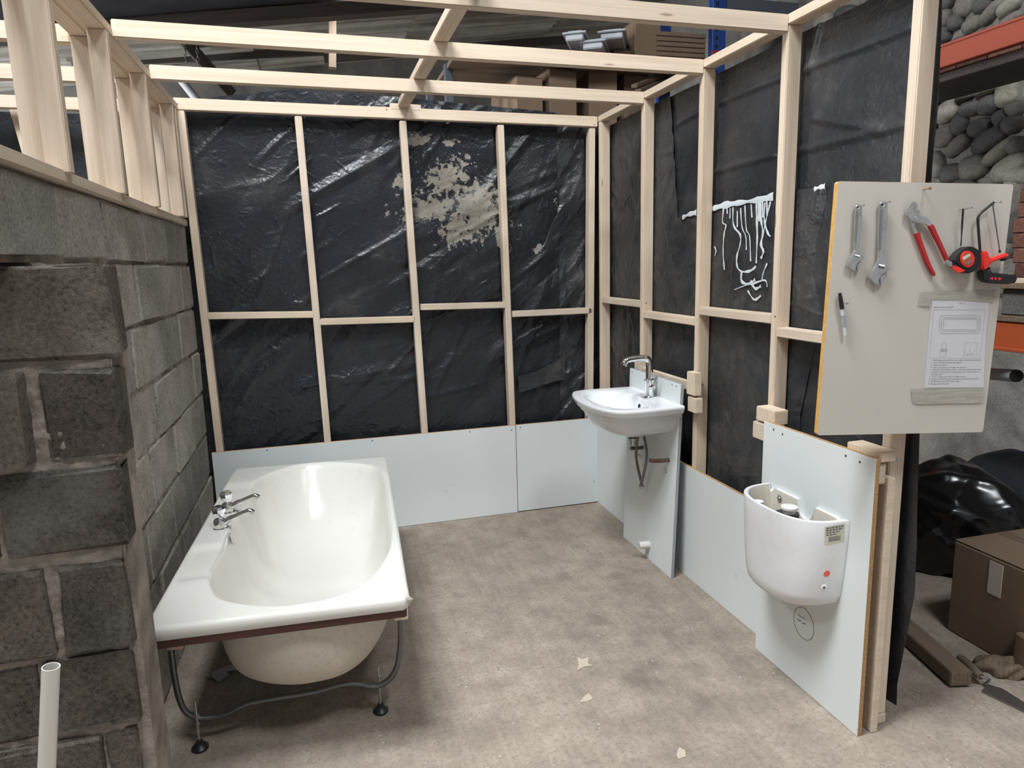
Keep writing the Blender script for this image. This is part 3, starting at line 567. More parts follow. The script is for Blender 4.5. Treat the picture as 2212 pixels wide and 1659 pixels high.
# lower sheet with white paint along its top edge
te = [at(u, v, 'x', .071) for u, v in ((1395, 478), (1430, 474), (1475, 470), (1510, 455), (1540, 447), (1670, 421), (1720, 410), (1781, 403))]
ty = np.array([p.y for p in te]); tzz = np.array([p.z for p in te])
re_ = sorted((lambda p: (p.z, p.y))(at(u, v, 'x', .071)) for u, v in ((1782, 403), (1775, 440), (1757, 520), (1754, 600), (1772, 690), (1768, 715), (1750, 760), (1722, 900), (1718, 960), (1715, 1100)))
rz = np.array([a for a, b in re_]); ry = np.array([b for a, b in re_])
ytop0, ytop1 = ty[0], ty[-1]
def low_sheet():
    def fn(U, V):
        Ya = ytop0+(ytop1-ytop0)*U; zt = np.interp(-Ya, -ty, tzz); Z = .05+(zt-.05)*V; Y = ytop0+(np.interp(Z, rz, ry)-ytop0)*U
        h = .004*smooth_noise(Y*4, Z*4, 61)+creases(Y, Z, 90, 61, 1.3, .7, .16, .02, .006)+creases(Y, Z, 420, 62, .8, 1.2, .06, .008, .0035)
        curl = -.03*np.clip((U-.93)/.07, 0, 1)**2
        return .0715-np.clip(h, -.02, .005)-curl*.5, Y, Z
    return grid_me(fn, 220, 300)
tag(put('plastic_sheet', low_sheet(), 'polythene_dusty', None, I4), 'brown-dusted polythene sheet with a white painted top edge behind the basin and cistern studs', 'plastic sheet')
# paint runs
pr_ = thing('paint_splash', 'white paint edge and dribbles on the dusty polythene between the studs', 'paint', at(1600, 440, 'x', .066))
def stroke(pts, wid, name='paint_run'):
    P = [at(1400+u*.2049, 380+v*.2049, 'x', .0655) for u, v in pts]; P = spline(P, 4) if len(P) > 2 else P; V = []; F = []
    for i, p in enumerate(P):
        t = (P[min(i+1, len(P)-1)]-P[max(i-1, 0)]).normalized(); s = Vector((0, -t.z, t.y)); w_ = wid*.00050*(1+.3*sin(i*1.7)+.25*sin(i*.6+wid))
        V += [p+s*w_, p+s*w_*.4+Vector((-.0012, 0, 0)), p-s*w_*.4+Vector((-.0012, 0, 0)), p-s*w_]
    for i in range(len(P)-1):
        for k in range(3): F.append((4*i+k, 4*i+k+1, 4*i+k+5, 4*i+k+4))
    put(name, mesh(V, F, True), 'paint_white', pr_, None)
for pts, wd in (([(680, 345), (800, 310), (950, 285), (1150, 255), (1320, 215)], 24), ([(360, 440), (430, 405), (510, 385)], 22), ([(1750, 140), (1810, 120), (1865, 108)], 16),
    ([(795, 340), (785, 490), (820, 520), (800, 620), (790, 800), (800, 950), (805, 990)], 8), ([(895, 330), (900, 520), (970, 620), (970, 720), (935, 850), (940, 960), (990, 1010), (1080, 1000), (1140, 950)], 10), ([(975, 340), (990, 540), (1030, 640), (1035, 780)], 7),
    ([(1020, 310), (1035, 560), (1070, 640), (1080, 900)], 7), ([(1140, 290), (1145, 470), (1150, 640), (1140, 920)], 11), ([(1180, 280), (1190, 460), (1210, 600), (1190, 720), (1215, 800), (1190, 870)], 13), ([(1230, 280), (1225, 470), (1260, 600), (1290, 640)], 10), ([(1290, 270), (1240, 480), (1215, 600)], 8),
    ([(1085, 300), (1095, 440)], 7), ([(830, 340), (835, 400)], 7), ([(865, 340), (862, 450)], 6), ([(940, 370), (940, 540)], 7), ([(985, 1010), (985, 1110), (1060, 1140), (1130, 1090)], 12), ([(1080, 1110), (1130, 1190), (1190, 1160)], 14), ([(1100, 1140), (1230, 1100), (1255, 1170)], 7),
    ([(1255, 920), (1215, 1020), (1200, 1090)], 8), ([(1050, 1210), (1100, 1290), (1135, 1305), (1190, 1260)], 9), ([(700, 745), (715, 790), (705, 840)], 6), ([(910, 1200), (1060, 1140)], 5), ([(1165, 260), (1165, 420), (1170, 480)], 12), ([(1205, 260), (1210, 440)], 9), ([(1250, 250), (1255, 420)], 8)):
    stroke(pts, wd)

# ================================================================== WHITE BOARDS
def panel(name, label, c, X, Y, size, mat, edge_mat, cat='panel', screws=(), bev=.001):
    """board: root empty > face sheet(s) and core; X along width, Y up, normal = X x Y toward the viewer"""
    X = Vector(X).normalized(); Y = Vector(Y).normalized(); Nn = X.cross(Y); c = Vector(c); wdt, hgt, th = size
    r = thing(name, label, cat, c-Y*hgt/2)
    obox('core', c-Nn*.0008, X, Y, (wdt, hgt, th-.0016), edge_mat, r, .0005)
    obox('face', c+Nn*(th/2-.0006), X, Y, (wdt-.0005, hgt-.0005, .0016), mat, r, .0004)
    for sx, sy in screws: screw(c+X*sx+Y*sy+Nn*(th/2), Nn, r, .0045)
    return r
HS = .60; TK = .018
zL = at(467, 970, 'y', -TK).z
xj = at(1116, 1000, 'y', -TK).x
pb = panel('wall_panel', 'long white skirting board along the back wall behind the bath', ((-2.455+xj)/2-.001, -TK/2, HS/2+.002), (1, 0, 0), (0, 0, 1), (xj+2.455, HS, TK), 'melamine', 'chipboard_edge', screws=[(-.62, .285), (.0, .285), (.62, .285), (.9, .27)])
pb2 = panel('wall_panel', 'short white skirting board on the back wall in the corner below the basin', ((xj-TK)/2+.001, -TK/2, HS/2+.004), (1, 0, 0), (0, 0, 1), (-TK-xj-.003, HS-.004, TK), 'melamine', 'chipboard_edge', screws=[(-.26, .28), (.26, .28), (.26, -.15)])
pr1 = panel('wall_panel', 'low white skirting board along the right wall behind the basin and cistern boards', (-TK/2, (-.001-2.42)/2, HS/2), (0, -1, 0), (0, 0, 1), (2.42, HS, TK), 'melamine', 'chipboard_edge')
# basin board, leaning back on its packers
sb_ = [Vector((-.103, -.628, .001)), Vector((-.103, -1.215, .001))]
stl = at(1371, 798, 'x', -.062); str_ = at(1474.5, 829, 'x', -.062)
Xs = Vector((0, -1, 0)); c0 = (sb_[0]+sb_[1])/2; ct = (stl+str_)/2; ct.y = c0.y-.012; Ys = (ct-c0)
Ns = Xs.cross(Ys).normalized()
sbc = c0+Ys/2
basin_board = panel('backing_board', 'tall narrow white board leaning on the right wall and carrying the basin', sbc, Xs, Ys, (.588, Ys.length, TK), 'melamine', 'edge_grey', 'panel', screws=[(-.27, .50), (.20, .50), (.245, .50)])
def sb_pt(u, v, off=0):      # point of the photograph on the basin board's face, lifted by off
    n = Ns; p0 = sbc+n*(TK/2+off); d = ray(u, v); return CAM+d*((p0-CAM).dot(n)/d.dot(n))
# cistern board
CX = -.088
y0c, y1c = at(1649, 912, 'x', CX).y, at(1891, 986, 'x', CX).y
cis_board = panel('backing_board', 'white board standing on the floor in front of the end post and carrying the cistern', (CX+TK/2, (y0c+y1c)/2-.004, .501), (0, -1, 0), (0, 0, 1), (y0c-y1c, 1.0, TK), 'melamine', 'chipboard_edge', 'panel', screws=[(-.23, .478), (-.175, .472), (.16, .476), (.225, .472)])
# packers screwed to the studs behind the two boards
def blk(name, pts_lo, pts_hi, par=rf): return box(name, pts_lo, pts_hi, 'pine', par, .003, 2)
def ypx(u, v, x): return at(u, v, 'x', x)
q = ypx(1497, 810, -.03)
blk('packer', (-.042, RY[3]-.045, .985), (-.001, RY[3]+.03, 1.10)); blk('packer', (-.04, RY[3]-.06, .90), (-.001, RY[3]+.02, .975))
blk('packer', (-.042, RY[2]-.05, .99), (-.001, RY[2]+.02, 1.105)); blk('packer', (-.030, -1.25, 1.0), (-.002, -.70, 1.045))
q = ypx(1640, 930, -.06); blk('packer', (-.068, RY[5]-.02, q.z-.035), (-.03, q.y+.035, q.z+.035))
blk('packer', (-.066, RY[4]-.10, .985), (-.001, RY[4]+.02, 1.045)); blk('packer', (-.066, RY[5]-.03, .985), (-.001, RY[5]+.12, 1.02)); blk('packer', (-.03, RY[5]-.035, .0), (-.002, RY[5]+.035, .93))
# marks on the boards: copper stubs, waste pipe, pencil writing
p = sb_pt(1445, 994); tube('pipe_stub', spline([p-Ns*.005, p+Ns*.06, p+Ns*.11+Vector((0, 0, .006))], 3), .0105, 'copper_old', basin_board, 12)
p = sb_pt(1388, 967); tube('pipe_stub', [p-Ns*.005, p+Ns*.075], .0105, 'dark_steel', basin_board, 12)
p = sb_pt(1402, 1176); tube('waste_pipe', [p-Ns*.01, p+Ns*.062], .020, 'pvc_white', basin_board, 18); lathe('bore', [(.0165, .0), (.0165, .0012)], p+Ns*.0617, Ns, 'ceramic_raw', basin_board, 18)
text('hand_lettering', 'HOT', sb_pt(1377, 985, .0003), Xs, Ys, .026, 'pencil', basin_board)
sq = spline([sb_pt(1432+a, 1006+b, .0006) for a, b in ((0, 0), (4, 4), (1, 8), (6, 8), (9, 12), (6, 16), (10, 14))], 4); tube('pen_scribble', sq, .0008, 'pencil', basin_board, 4)
cc = at(1736, 1347, 'x', CX-.0006); ring = [cc+Vector((0, -.057*cos(q_), .062*sin(q_))) for q_ in np.linspace(0, 2*pi, 49)]; tube('drawn_circle', ring, .0011, 'pencil', cis_board, 5, False)
def scrib(pts, par, r=.0011):
    tube('pen_scribble', [at(1700+a*.0663, 1290+b*.0663, 'x', CX-.0006) for a, b in pts], r, 'ink_soft', par, 4)
scrib([(370, 565), (385, 590), (400, 580), (415, 612), (430, 600), (455, 640)], cis_board); scrib([(485, 650), (505, 672), (520, 660), (540, 690), (555, 680), (575, 715), (600, 715)], cis_board)
scrib([(330, 700), (345, 730), (360, 715), (375, 750), (395, 770), (415, 745), (430, 785), (455, 760)], cis_board, .0014); scrib([(490, 825), (510, 855), (530, 835), (545, 880), (560, 850), (580, 890), (600, 860)], cis_board, .0014)

# ================================================================== BATH
ZB = .575
bath = thing('bath', 'white bath with side taps standing on a tubular cradle by the block wall', 'bath', (-1.93, -1.2, 0))
FL, FR, BR, BL = (Vector((-2.38, -2.066)), Vector((-1.563, -2.116)), Vector((-1.473, -.36)), Vector((-2.303, -.308)))
opx = [(450,1240),(458,1270),(475,1291),(540,1305),(600,1307),(645,1303),(732,1285),(800,1245),(838,1193),(845,1150),(840,1100),(829,1030),(815,1011),(780,1003),(720,999),(650,1003),(590,1020),(552,1040),(540,1060),(528,1084),(510,1108),(490,1155),(482,1172),(466,1200),(452,1225)]
OP = [at(u, v, 'z', ZB) for u, v in opx]; ctr = Vector((-1.88, -1.2))
def radial(poly, n):      # distance to a closed polygon from ctr in n directions
    out = []
    for k in range(n):
        a = 2*pi*k/n; d = Vector((cos(a), sin(a))); best = 0
        for i in range(len(poly)):
            p, q = poly[i]-ctr, poly[(i+1) % len(poly)]-ctr; e = q-p; den = d.x*e.y-d.y*e.x
            if abs(den) < 1e-9: continue
            t = (p.x*e.y-p.y*e.x)/den; s = (p.x*d.y-p.y*d.x)/den
            if t > 0 and -1e-6 <= s <= 1+1e-6: best = max(best, t)
        out.append(best)
    return np.array(out)
NB = 200
sp = spline([Vector((p.x, p.y, 0)) for p in OP+OP[:3]], 8); sp = [Vector((p.x, p.y)) for p in sp[8:8*(len(OP)+1)]]
ang = np.arange(NB)*2*pi/NB; ca, sa_ = np.cos(ang), np.sin(ang)
ri = radial(sp, NB); ri = (np.roll(ri, 1)+2*ri+np.roll(ri, -1))/4
def rnd_rect(ins, rr):
    cs = [FL, FR, BR, BL]; pts = []
    for i in range(4):
        c = cs[i]; a = (cs[i-1]-c).normalized(); b = (cs[(i+1) % 4]-c).normalized(); c2 = c+(a+b)*ins; r_ = max(rr-ins*.5, .004)
        for t in np.linspace(0, 1, 6): pts.append((c2+a*r_)*(1-t)**2+c2*2*t*(1-t)+(c2+b*r_)*t*t)
    return pts
ro_ = radial(rnd_rect(0, .02), NB); ro_in = radial(rnd_rect(.012, .02), NB)
def ringv(r, z): return np.stack([ctr.x+ca*r, ctr.y+sa_*r, np.broadcast_to(z, ca.shape)], -1)
rows = []
rows.append(ringv(ro_-.003, ZB-.045)); rows.append(ringv(ro_, ZB-.042)); rows.append(ringv(ro_+.001, ZB-.012)); rows.append(ringv((ro_*2+ro_in)/3, ZB-.003))
def recess(x, y):
    def b(y0, y1): return np.clip((y-y0)/.05, 0, 1)*np.clip((y1-y)/.05, 0, 1)
    m = np.maximum(b(-1.74, -1.40), b(-.98, -.60)); xx = np.clip((x+2.345-.02*(y+1.2))/.025, 0, 1)*(x < -2.1); return -.013*m*m*(3-2*m)*xx*xx*(3-2*xx)
for t in np.linspace(0, 1, 18):
    r = ro_in*(1-t)+(ri+.008)*t; x, y = ctr.x+ca*r, ctr.y+sa_*r; rows.append(np.stack([x, y, ZB+recess(x, y)], -1))
x, y = ctr.x+ca*ri, ctr.y+sa_*ri; rc = recess(x, y); rows.append(np.stack([x, y, ZB-.004+rc], -1))
cen2 = np.array([-1.875, -1.30])
def tubrow(ph, off=0, dep=.395):
    n_ = 2/4.2; a, b = max(cos(ph), 0)**n_, sin(ph)**n_
    tp = 1-.10*b; far = np.clip(sa_, 0, 1)**2; side = 1-.06*b
    q = ((ri-.004)*a*(1-.10*b-.13*b*far))+off*min(1, a*4)
    k = b*.9
    cx = ctr.x*(1-k)+cen2[0]*k; cy = ctr.y*(1-k)+cen2[1]*k
    return np.stack([cx+ca*q, cy+sa_*q, np.broadcast_to(ZB-.010-dep*b, ca.shape)+rc*(1-b)], -1)
phs = list(np.linspace(.02, 1.0, 14)**1.6*1.2)+[1.28, 1.36, 1.44, 1.5, 1.54, 1.56]
inner = [tubrow(p) for p in phs]
def loft(rows, close=False):
    V = np.concatenate(rows); n = len(rows[0]); i = np.arange(len(rows)-1)[:, None]*n+np.arange(n)[None]; j = np.arange(len(rows)-1)[:, None]*n+((np.arange(n)+1) % n)[None]
    F = np.stack([i, j, j+n, i+n], -1).reshape(-1, 4).tolist()
    if close: F.append(tuple(range(len(V)-n, len(V))))
    return mesh(V.tolist(), F, True)
put('tub', loft(rows+inner, True), 'bath_acrylic', bath)
outer = [tubrow(p, .012, .403)-np.array([0, 0, .004]) for p in phs]; me = loft(outer, True); me.flip_normals(); put('tub_shell', me, 'bath_underside', bath)
# timber reinforcing batten and blocks under the front lip
fa = FL+(FR-FL)*.02; fb = FL+(FR-FL)*.985; fd = (FR-FL).normalized(); fn_ = Vector((-fd.y, fd.x))
timber('batten', (fa.x+fn_.x*.02, fa.y+fn_.y*.02, ZB-.056), (fb.x+fn_.x*.02, fb.y+fn_.y*.02, ZB-.056), .03, .034, (fn_.x, fn_.y, 0), bath, 'red_wood')
for t in (.055, .965):
    c = FL+(FR-FL)*t+fn_*.17; obox('corner_block', (c.x, c.y, ZB-.105), (fd.x, fd.y, 0), (0, 0, 1), (.05, .10, .06), 'pine', bath)
# tubular cradles with adjustable feet
def cradle(dyv):
    P = [at(u, v, 'y', -1.868) for u, v in ((365,1392),(368,1420),(374,1465),(384,1512),(398,1542),(420,1555),(445,1556),(480,1549),(530,1524),(580,1512),(680,1493),(735,1476),(775,1473),(805,1478),(832,1468),(852,1444),(861,1410),(864,1360),(865,1330))]
    P = [Vector((p.x+dyv*.045, p.y+dyv-.05*(p.x+2.0), max(p.z, .085))) for p in P]
    P[0].z = P[-1].z = ZB-.075
    tube('cradle_tube', spline(P, 4), .0105, 'dark_steel', bath, 12)
    for u, v in ((433, 1617), (823, 1537)):
        f_ = at(u, v, 'z', 0); f_ = Vector((f_.x+dyv*.045, f_.y+dyv, 0)); f_.y += .0
        zt_ = .185
        rod = tube('foot_rod', [f_+Vector((0, 0, .01)), f_+Vector((0, 0, zt_))], .0045, 'zinc', bath, 8)
        lathe('foot_pad', [(.028, 0), (.029, .008), (.02, .018), (.012, .022), (.010, .034)], f_, (0, 0, 1), 'black_plastic', bath, 16)
        tz_ = min(P, key=lambda p: (p.x-f_.x)**2).z
        for dz_ in (-.016, .016): lathe('nut', [(.009, -.004), (.009, .004)], f_+Vector((0, 0, tz_+dz_)), (0, 0, 1), 'zinc', bath, 6)
cradle(0); cradle(1.25)
for u, v in ((365, 1402), (863, 1331)): screw(at(u, v, 'y', -1.879), (0, -1, 0), bath, .004, 'zinc')
# taps, overflow, waste
def bath_tap(px, lb):
    b = at(*px, 'z', ZB); b.z = ZB; dx = Vector((1, -.06, 0)).normalized()
    body = put('tap', lathe_me([(.027, 0), (.028, .004), (.024, .007), (.023, .018), (.025, .034), (.020, .044), (.012, .047), (.011, .054)], b, (0, 0, 1), 24), 'chrome', bath); body['label'] = lb
    kn = lathe_me([(.010, .0), (.018, .003), (.025, .022), (.027, .036), (.022, .046), (.012, .050)], b+Vector((0, 0, .052)), (0, 0, 1), 8); kn.polygons.foreach_set('use_smooth', [False]*len(kn.polygons)); put('tap_handle', kn, 'chrome', body)
    S = spline([b+Vector((0, 0, .024))+dx*.012, b+Vector((0, 0, .042))+dx*.05, b+Vector((0, 0, .062))+dx*.105, b+Vector((0, 0, .066))+dx*.125, b+Vector((0, 0, .057))+dx*.138], 4)
    put('spout', tube_me(S, [.0135]*5+[.011]*8+[.012]*(len(S)-13), 14), 'chrome', body)
bath_tap((476, 1142), 'nearer chrome bath tap'); bath_tap((492, 1107), 'further chrome bath tap')
ov = at(508, 1162, 'x', -2.195); lathe('overflow', [(.026, 0), (.026, .003), (.018, .004)], Vector((ov.x-.014, ov.y, ov.z)), (1, 0, .15), 'steel', bath, 20)
lathe('waste', [(.03, 0), (.034, .003), (.02, .004), (.0, .002)], (-1.87, -1.83, .215), (0, .25, 1), 'steel', bath, 20)
# chips in the lip: bare broken corners
for (u, v, r_) in ((872, 1292, .02), (309, 1362, .012)): 
    p = at(u, v, 'z', ZB-.006); bm = bmesh.new(); bmesh.ops.create_icosphere(bm, subdivisions=2, radius=1)
    for v_ in bm.verts: v_.co = Vector((v_.co.x*r_*1.5, v_.co.y*r_*.5, v_.co.z*.018))*random.uniform(.85, 1.15)
    put('broken_lip', bm_mesh(bm), 'ceramic_raw', bath, Matrix.Translation(p-Vector((.0, -.012, .012))))

# ================================================================== BASIN
zb = .930
basin = thing('basin', 'white ceramic wash basin with bowed front on the narrow board', 'basin', (-.25, -.955, zb-.2))
yc_ = -.955; xb_ = -.066
def basin_out(s):      # outline parameter 0..1 from near back corner round the front to the far back corner
    P = [(-.068, -1.255), (-.20, -1.265), (-.34, -1.262), (-.42, -1.235), (-.465, -1.17), (-.493, -1.07), (-.500, -.955), (-.493, -.84), (-.468, -.73), (-.425, -.665), (-.34, -.645), (-.20, -.652), (-.068, -.66)]
    return spline([Vector((a, b, 0)) for a, b in P], 6)
BO = basin_out(0); nside = len(BO); back = [Vector((-.068, -.66-(.595)*t/24, 0)) for t in range(1, 24)]; BO = BO+back; nb = len(BO)
bc = Vector((-.28, yc_, 0))
def bring(fn): return np.array([fn(p) for p in BO])
BOa = np.array([[p.x, p.y] for p in BO])
bcx = np.array([bc.x, bc.y])
def scl(kx, ky, z, cx=None, lim=None):
    c = bcx if cx is None else np.array(cx); q = c+(BOa-c)*np.array([kx, ky])
    if lim is not None: q[:, 0] = np.minimum(q[:, 0], lim)
    return np.concatenate([q, np.full((nb, 1), z)], 1)
R_ = []
# underside from the bottom up (waste neck, bulge, two moulded steps), outer lip, rim, bowl
lim = -.0675
def under(k, z): 
    c = np.array([-.20, yc_]); q = c+(BOa-c)*k; q[:, 0] = np.where(BOa[:, 0] > -.07, -.0675, np.minimum(q[:, 0], -.0675)); return np.concatenate([q, np.full((nb, 1), z)], 1)
R_ += [under(.14, zb-.205), under(.22, zb-.203), under(.36, zb-.185), under(.56, zb-.165), under(.70, zb-.14), under(.80, zb-.098), under(.835, zb-.075), under(.84, zb-.070), under(.885, zb-.066), under(.895, zb-.062), under(.90, zb-.048), under(.905, zb-.044), under(.965, zb-.038), under(.972, zb-.034), under(.985, zb-.022), under(1.0, zb-.014), under(.998, zb-.004), under(.988, zb), under(.955, zb+.0005)]
bowl_c = np.array([-.30, yc_])
def bowl(k, z, bx=.135, by=.235, e=2.6):
    d = BOa-bowl_c; th = np.arctan2(d[:, 1]/.27, d[:, 0]/.2); r_ = 1/((np.abs(np.cos(th))**e+np.abs(np.sin(th))**e)**(1/e))
    q = bowl_c+np.stack([np.cos(th)*r_*bx*k, np.sin(th)*r_*by*k], -1); return np.concatenate([q, np.full((nb, 1), z)], 1)
R_ += [(under(.955, zb+.0005)+bowl(1.06, zb))/2, bowl(1.06, zb-.001), bowl(1.0, zb-.006), bowl(.95, zb-.03), bowl(.88, zb-.07), bowl(.76, zb-.11), bowl(.55, zb-.135), bowl(.28, zb-.145), bowl(.1, zb-.148)]
me = loft(R_, True); me.flip_normals() if False else None
bm = bmesh.new(); bm.from_mesh(me); bmesh.ops.recalc_face_normals(bm, faces=bm.faces); bm.to_mesh(me); bm.free(); me.polygons.foreach_set('use_smooth', [True]*len(me.polygons)); me.set_sharp_from_angle(angle=.75)
put('bowl', me, 'ceramic', basin)
lathe('overflow_hole', [(.011, 0), (.011, .002)], Vector((-.178, yc_-.02, zb-.045)), (-1, 0, .35), 'dark_hole', basin, 14)
lathe('waste_tail', [(.020, 0), (.020, .028), (.026, .029), (.026, .045)], (-.205, yc_, zb-.262), (0, 0, 1), 'steel', basin, 18)
lathe('waste_collar', [(.028, 0), (.030, .012), (.024, .016)], (-.205, yc_, zb-.222), (0, 0, 1), 'black_rubber', basin, 18)
tb = Vector((-.125, yc_-.03, zb))
tap = put('tap', lathe_me([(.030, 0), (.030, .006), (.024, .009), (.022, .03), (.024, .034), (.024, .078), (.026, .081), (.026, .096), (.018, .104)], tb, (0, 0, 1), 24), 'chrome', basin)
obox('tap_base', tb+Vector((0, 0, .002)), (1, 0, 0), (0, 1, 0), (.075, .065, .006), 'chrome', tap, .002)
put('spout', tube_me(spline([tb+Vector((.0, 0, .09)), tb+Vector((.0, 0, .16)), tb+Vector((-.004, 0, .197)), tb+Vector((-.03, 0, .212)), tb+Vector((-.10, 0, .212)), tb+Vector((-.135, 0, .205)), tb+Vector((-.15, 0, .18))], 5), [.019]*8+[.016]*23, 16), 'chrome', tap)
put('lever', tube_me([tb+Vector((.0, -.02, .055)), tb+Vector((.0, -.045, .062))], [.014, .014], 16), 'chrome', tap)
put('lever', tube_me([tb+Vector((.0, -.042, .06)), tb+Vector((.022, -.052, .12))], [.004, .003], 8), 'chrome', tap)
for k, (a_, m_, b_) in enumerate((((1381, 928), (1374, 985), (1388, 1052)), ((1388, 928), (1397, 985), (1384, 1050)))):
    f3 = [at(u, v, 'x', -.135) for u, v in (a_, m_, b_)]; S = spline(f3, 8); h = tube('flexible_hose', S, .008, 'braided_hose', basin, 8)
    put('hose_nut', lathe_me([(.013, 0), (.013, .018)], S[-1]-Vector((0, 0, .012)), (0, 0, 1), 6), 'zinc', h)

# ================================================================== CISTERN
zc_ = .760
cist = thing('cistern', 'white ceramic toilet cistern without its lid, fixed to the end board', 'cistern', (CX-.1, -2.19, .42))
xb_ = CX-.0012
def cis_ring(z, k, ins=0):      # k: taper 1 at the rim, smaller below
    yn, yf = -2.412, -1.975; ym = (yn+yf)/2; P = []
    hw = (yn-yf)/2*-1*k-ins; dpt = .195*(.55+.45*k)-ins; n = 40; e = 3.0
    for i in range(n+1):
        th = -pi/2+pi*i/n; c_, s_ = cos(th), sin(th); P.append((xb_-abs(c_)**(2/e)*dpt, ym+math.copysign(abs(s_)**(2/2.6), s_)*hw, z))
    for i in range(1, 60): P.append((xb_-(0 if ins == 0 else ins), ym+hw-2*hw*i/60, z))
    P2 = []
    for (x, y, z_) in P: P2.append((min(x, xb_-(0 if ins == 0 else ins)), y, z_))
    return np.array(P2)
prof = [(.0, .58, .424), (.0, .74, .428), (0, .84, .442), (0, .90, .478), (0, .95, .58), (0, .985, .69), (0, 1.0, zc_-.006)]
RR = [cis_ring(z, k) for _, k, z in prof]
top_o, top_i = cis_ring(zc_, .995), cis_ring(zc_, 1.0, .014)
inn = [cis_ring(zc_-.004, 1.0, .0155), cis_ring(.62, .92, .016), cis_ring(.47, .84, .018)]
def notch(a):      # dips in the back wall of the rim
    for i in range(len(a)):
        if a[i, 0] > xb_-.02 and i > 40:
            y = a[i, 1]; d_ = 0
            d_ = max(d_, .062*max(0, 1-abs((y+2.205)/.045)**4)); d_ = max(d_, .02*max(0, 1-abs((y+2.00)/.022)**2)); d_ = max(d_, .018*max(0, 1-abs((y+2.385)/.022)**2)); a[i, 2] -= d_+.008
    return a
for a in (RR[-1], top_o, top_i, inn[0]): notch(a)
mi = loft([top_i]+inn+[cis_ring(.465, .05)], True); put('tank_interior', mi, 'ceramic_raw', cist)
me = loft([cis_ring(.423, .05)]+RR+[top_o, top_i], False)
bm = bmesh.new(); bm.from_mesh(me); bmesh.ops.recalc_face_normals(bm, faces=bm.faces); bm.to_mesh(me); bm.free(); me.polygons.foreach_set('use_smooth', [True]*len(me.polygons)); me.set_sharp_from_angle(angle=1.1)
put('tank', me, 'ceramic_cistern', cist)
fv = Vector((CX-.085, -2.205, .492)); v_ = lathe('flush_valve', [(.036, 0), (.036, .225), (.034, .232)], fv, (0, 0, 1), 'black_plastic', cist, 20)
lathe('valve_ring', [(.037, .20), (.0375, .214), (.034, .215)], fv, (0, 0, 1), 'white_plastic', v_, 20); lathe('push_button', [(.022, .23), (.022, .246), (.030, .248), (.030, .256), (.026, .258)], fv, (0, 0, 1), 'white_plastic', v_, 20)
fl_ = box('fill_valve', (CX-.085, -2.155, .48), (CX-.05, -2.12, .70), 'black_plastic', cist, .004); box('float_arm', (CX-.12, -2.165, .685), (CX-.045, -2.13, .71), 'black_plastic', fl_, .004); lathe('cap', [(.012, 0), (.012, .016)], (CX-.115, -2.155, .70), (0, 0, 1), 'white_plastic', fl_, 12)
lathe('plastic_tube', [(.018, 0), (.018, .20), (.020, .205), (.020, .215), (.016, .216)], (CX-.125, -2.075, .515), (0, 0, 1), 'white_plastic', cist, 16)
lathe('fixing_bolt', [(.014, 0), (.014, .003), (.007, .004), (.007, .008)], (CX-.016, -2.06, .722), (-1, 0, 0), 'zinc', cist, 14)
box('overflow_part', (CX-.10, -2.375, .725), (CX-.06, -2.335, .735), 'white_plastic', cist, .003)
# stickers on the near curved side: small discs and label lying on the surface
dgm = bpy.context.evaluated_depsgraph_get(); tank = [c for c in cist.children if c.name.startswith('tank')][0]
bpy.context.view_layer.update()
def on_tank(u, v, off=.0008):
    inv = tank.matrix_world.inverted(); o_ = inv @ CAM; d = (inv.to_3x3() @ ray(u, v)).normalized(); hit, loc, nor, _ = tank.ray_cast(o_, d)
    if not hit: return None
    if nor.dot(d) > 0: nor = -nor
    return tank.matrix_world @ loc+nor*off, nor
def patch(name, quad, mat, off=.0008, n=6, par=cist):
    V = []
    for j in range(n+1):
        for i in range(n+1):
            s, t = i/n, j/n; u = (quad[0][0]*(1-s)+quad[1][0]*s)*(1-t)+(quad[3][0]*(1-s)+quad[2][0]*s)*t; v = (quad[0][1]*(1-s)+quad[1][1]*s)*(1-t)+(quad[3][1]*(1-s)+quad[2][1]*s)*t
            h = on_tank(u, v, off)
            if h is None: return None
            V.append(h[0])
    return put(name, mesh(V, [(j*(n+1)+i, j*(n+1)+i+1, (j+1)*(n+1)+i+1, (j+1)*(n+1)+i) for j in range(n) for i in range(n)], True), mat, par)
lab = patch('label_sticker', ((1782, 1138), (1825, 1131), (1823, 1170), (1781, 1178)), 'label_paper')
if lab:
    def lp(a, b): return (1782+43*a+(-1)*b, 1138-7*a+40*b)
    for (b0, b1, a0_, a1_) in ((.06, .15, .06, .95), (.19, .27, .06, .9), (.32, .39, .06, .75), (.44, .51, .06, .62)):
        a_ = a0_
        while a_ < a1_:
            w_ = random.uniform(.06, .16); patch('print', (lp(a_, b0), lp(min(a_+w_, a1_), b0), lp(min(a_+w_, a1_), b1), lp(a_, b1)), 'ink_soft', .0012, 1, lab); a_ += w_+.035
    a_ = .2
    while a_ < .8:
        w_ = random.choice([.02, .035, .05]); patch('barcode_bar', (lp(a_, .58), lp(a_+w_, .58), lp(a_+w_, .85), lp(a_, .85)), 'ink_soft', .0012, 1, lab); a_ += w_+.025
h = on_tank(1786, 1239, .0004)
if h: lathe('round_sticker', [(.0115, 0), (.0115, .0008)], h[0], h[1], 'red_dot', cist, 24)
h = on_tank(1780, 1269, .0)
if h: lathe('side_plug', [(.011, 0), (.010, .0015), (.005, .002), (.004, -.001)], h[0], h[1], 'ceramic_cistern', cist, 18); lathe('plug_screw', [(.003, 0), (.003, .003)], h[0], h[1], 'dark_steel', cist, 8)
for y in (-2.30,): lathe('outlet', [(.013, 0), (.013, .03)], (CX-.06, y, .392), (0, 0, 1), 'ceramic_raw', cist, 14)

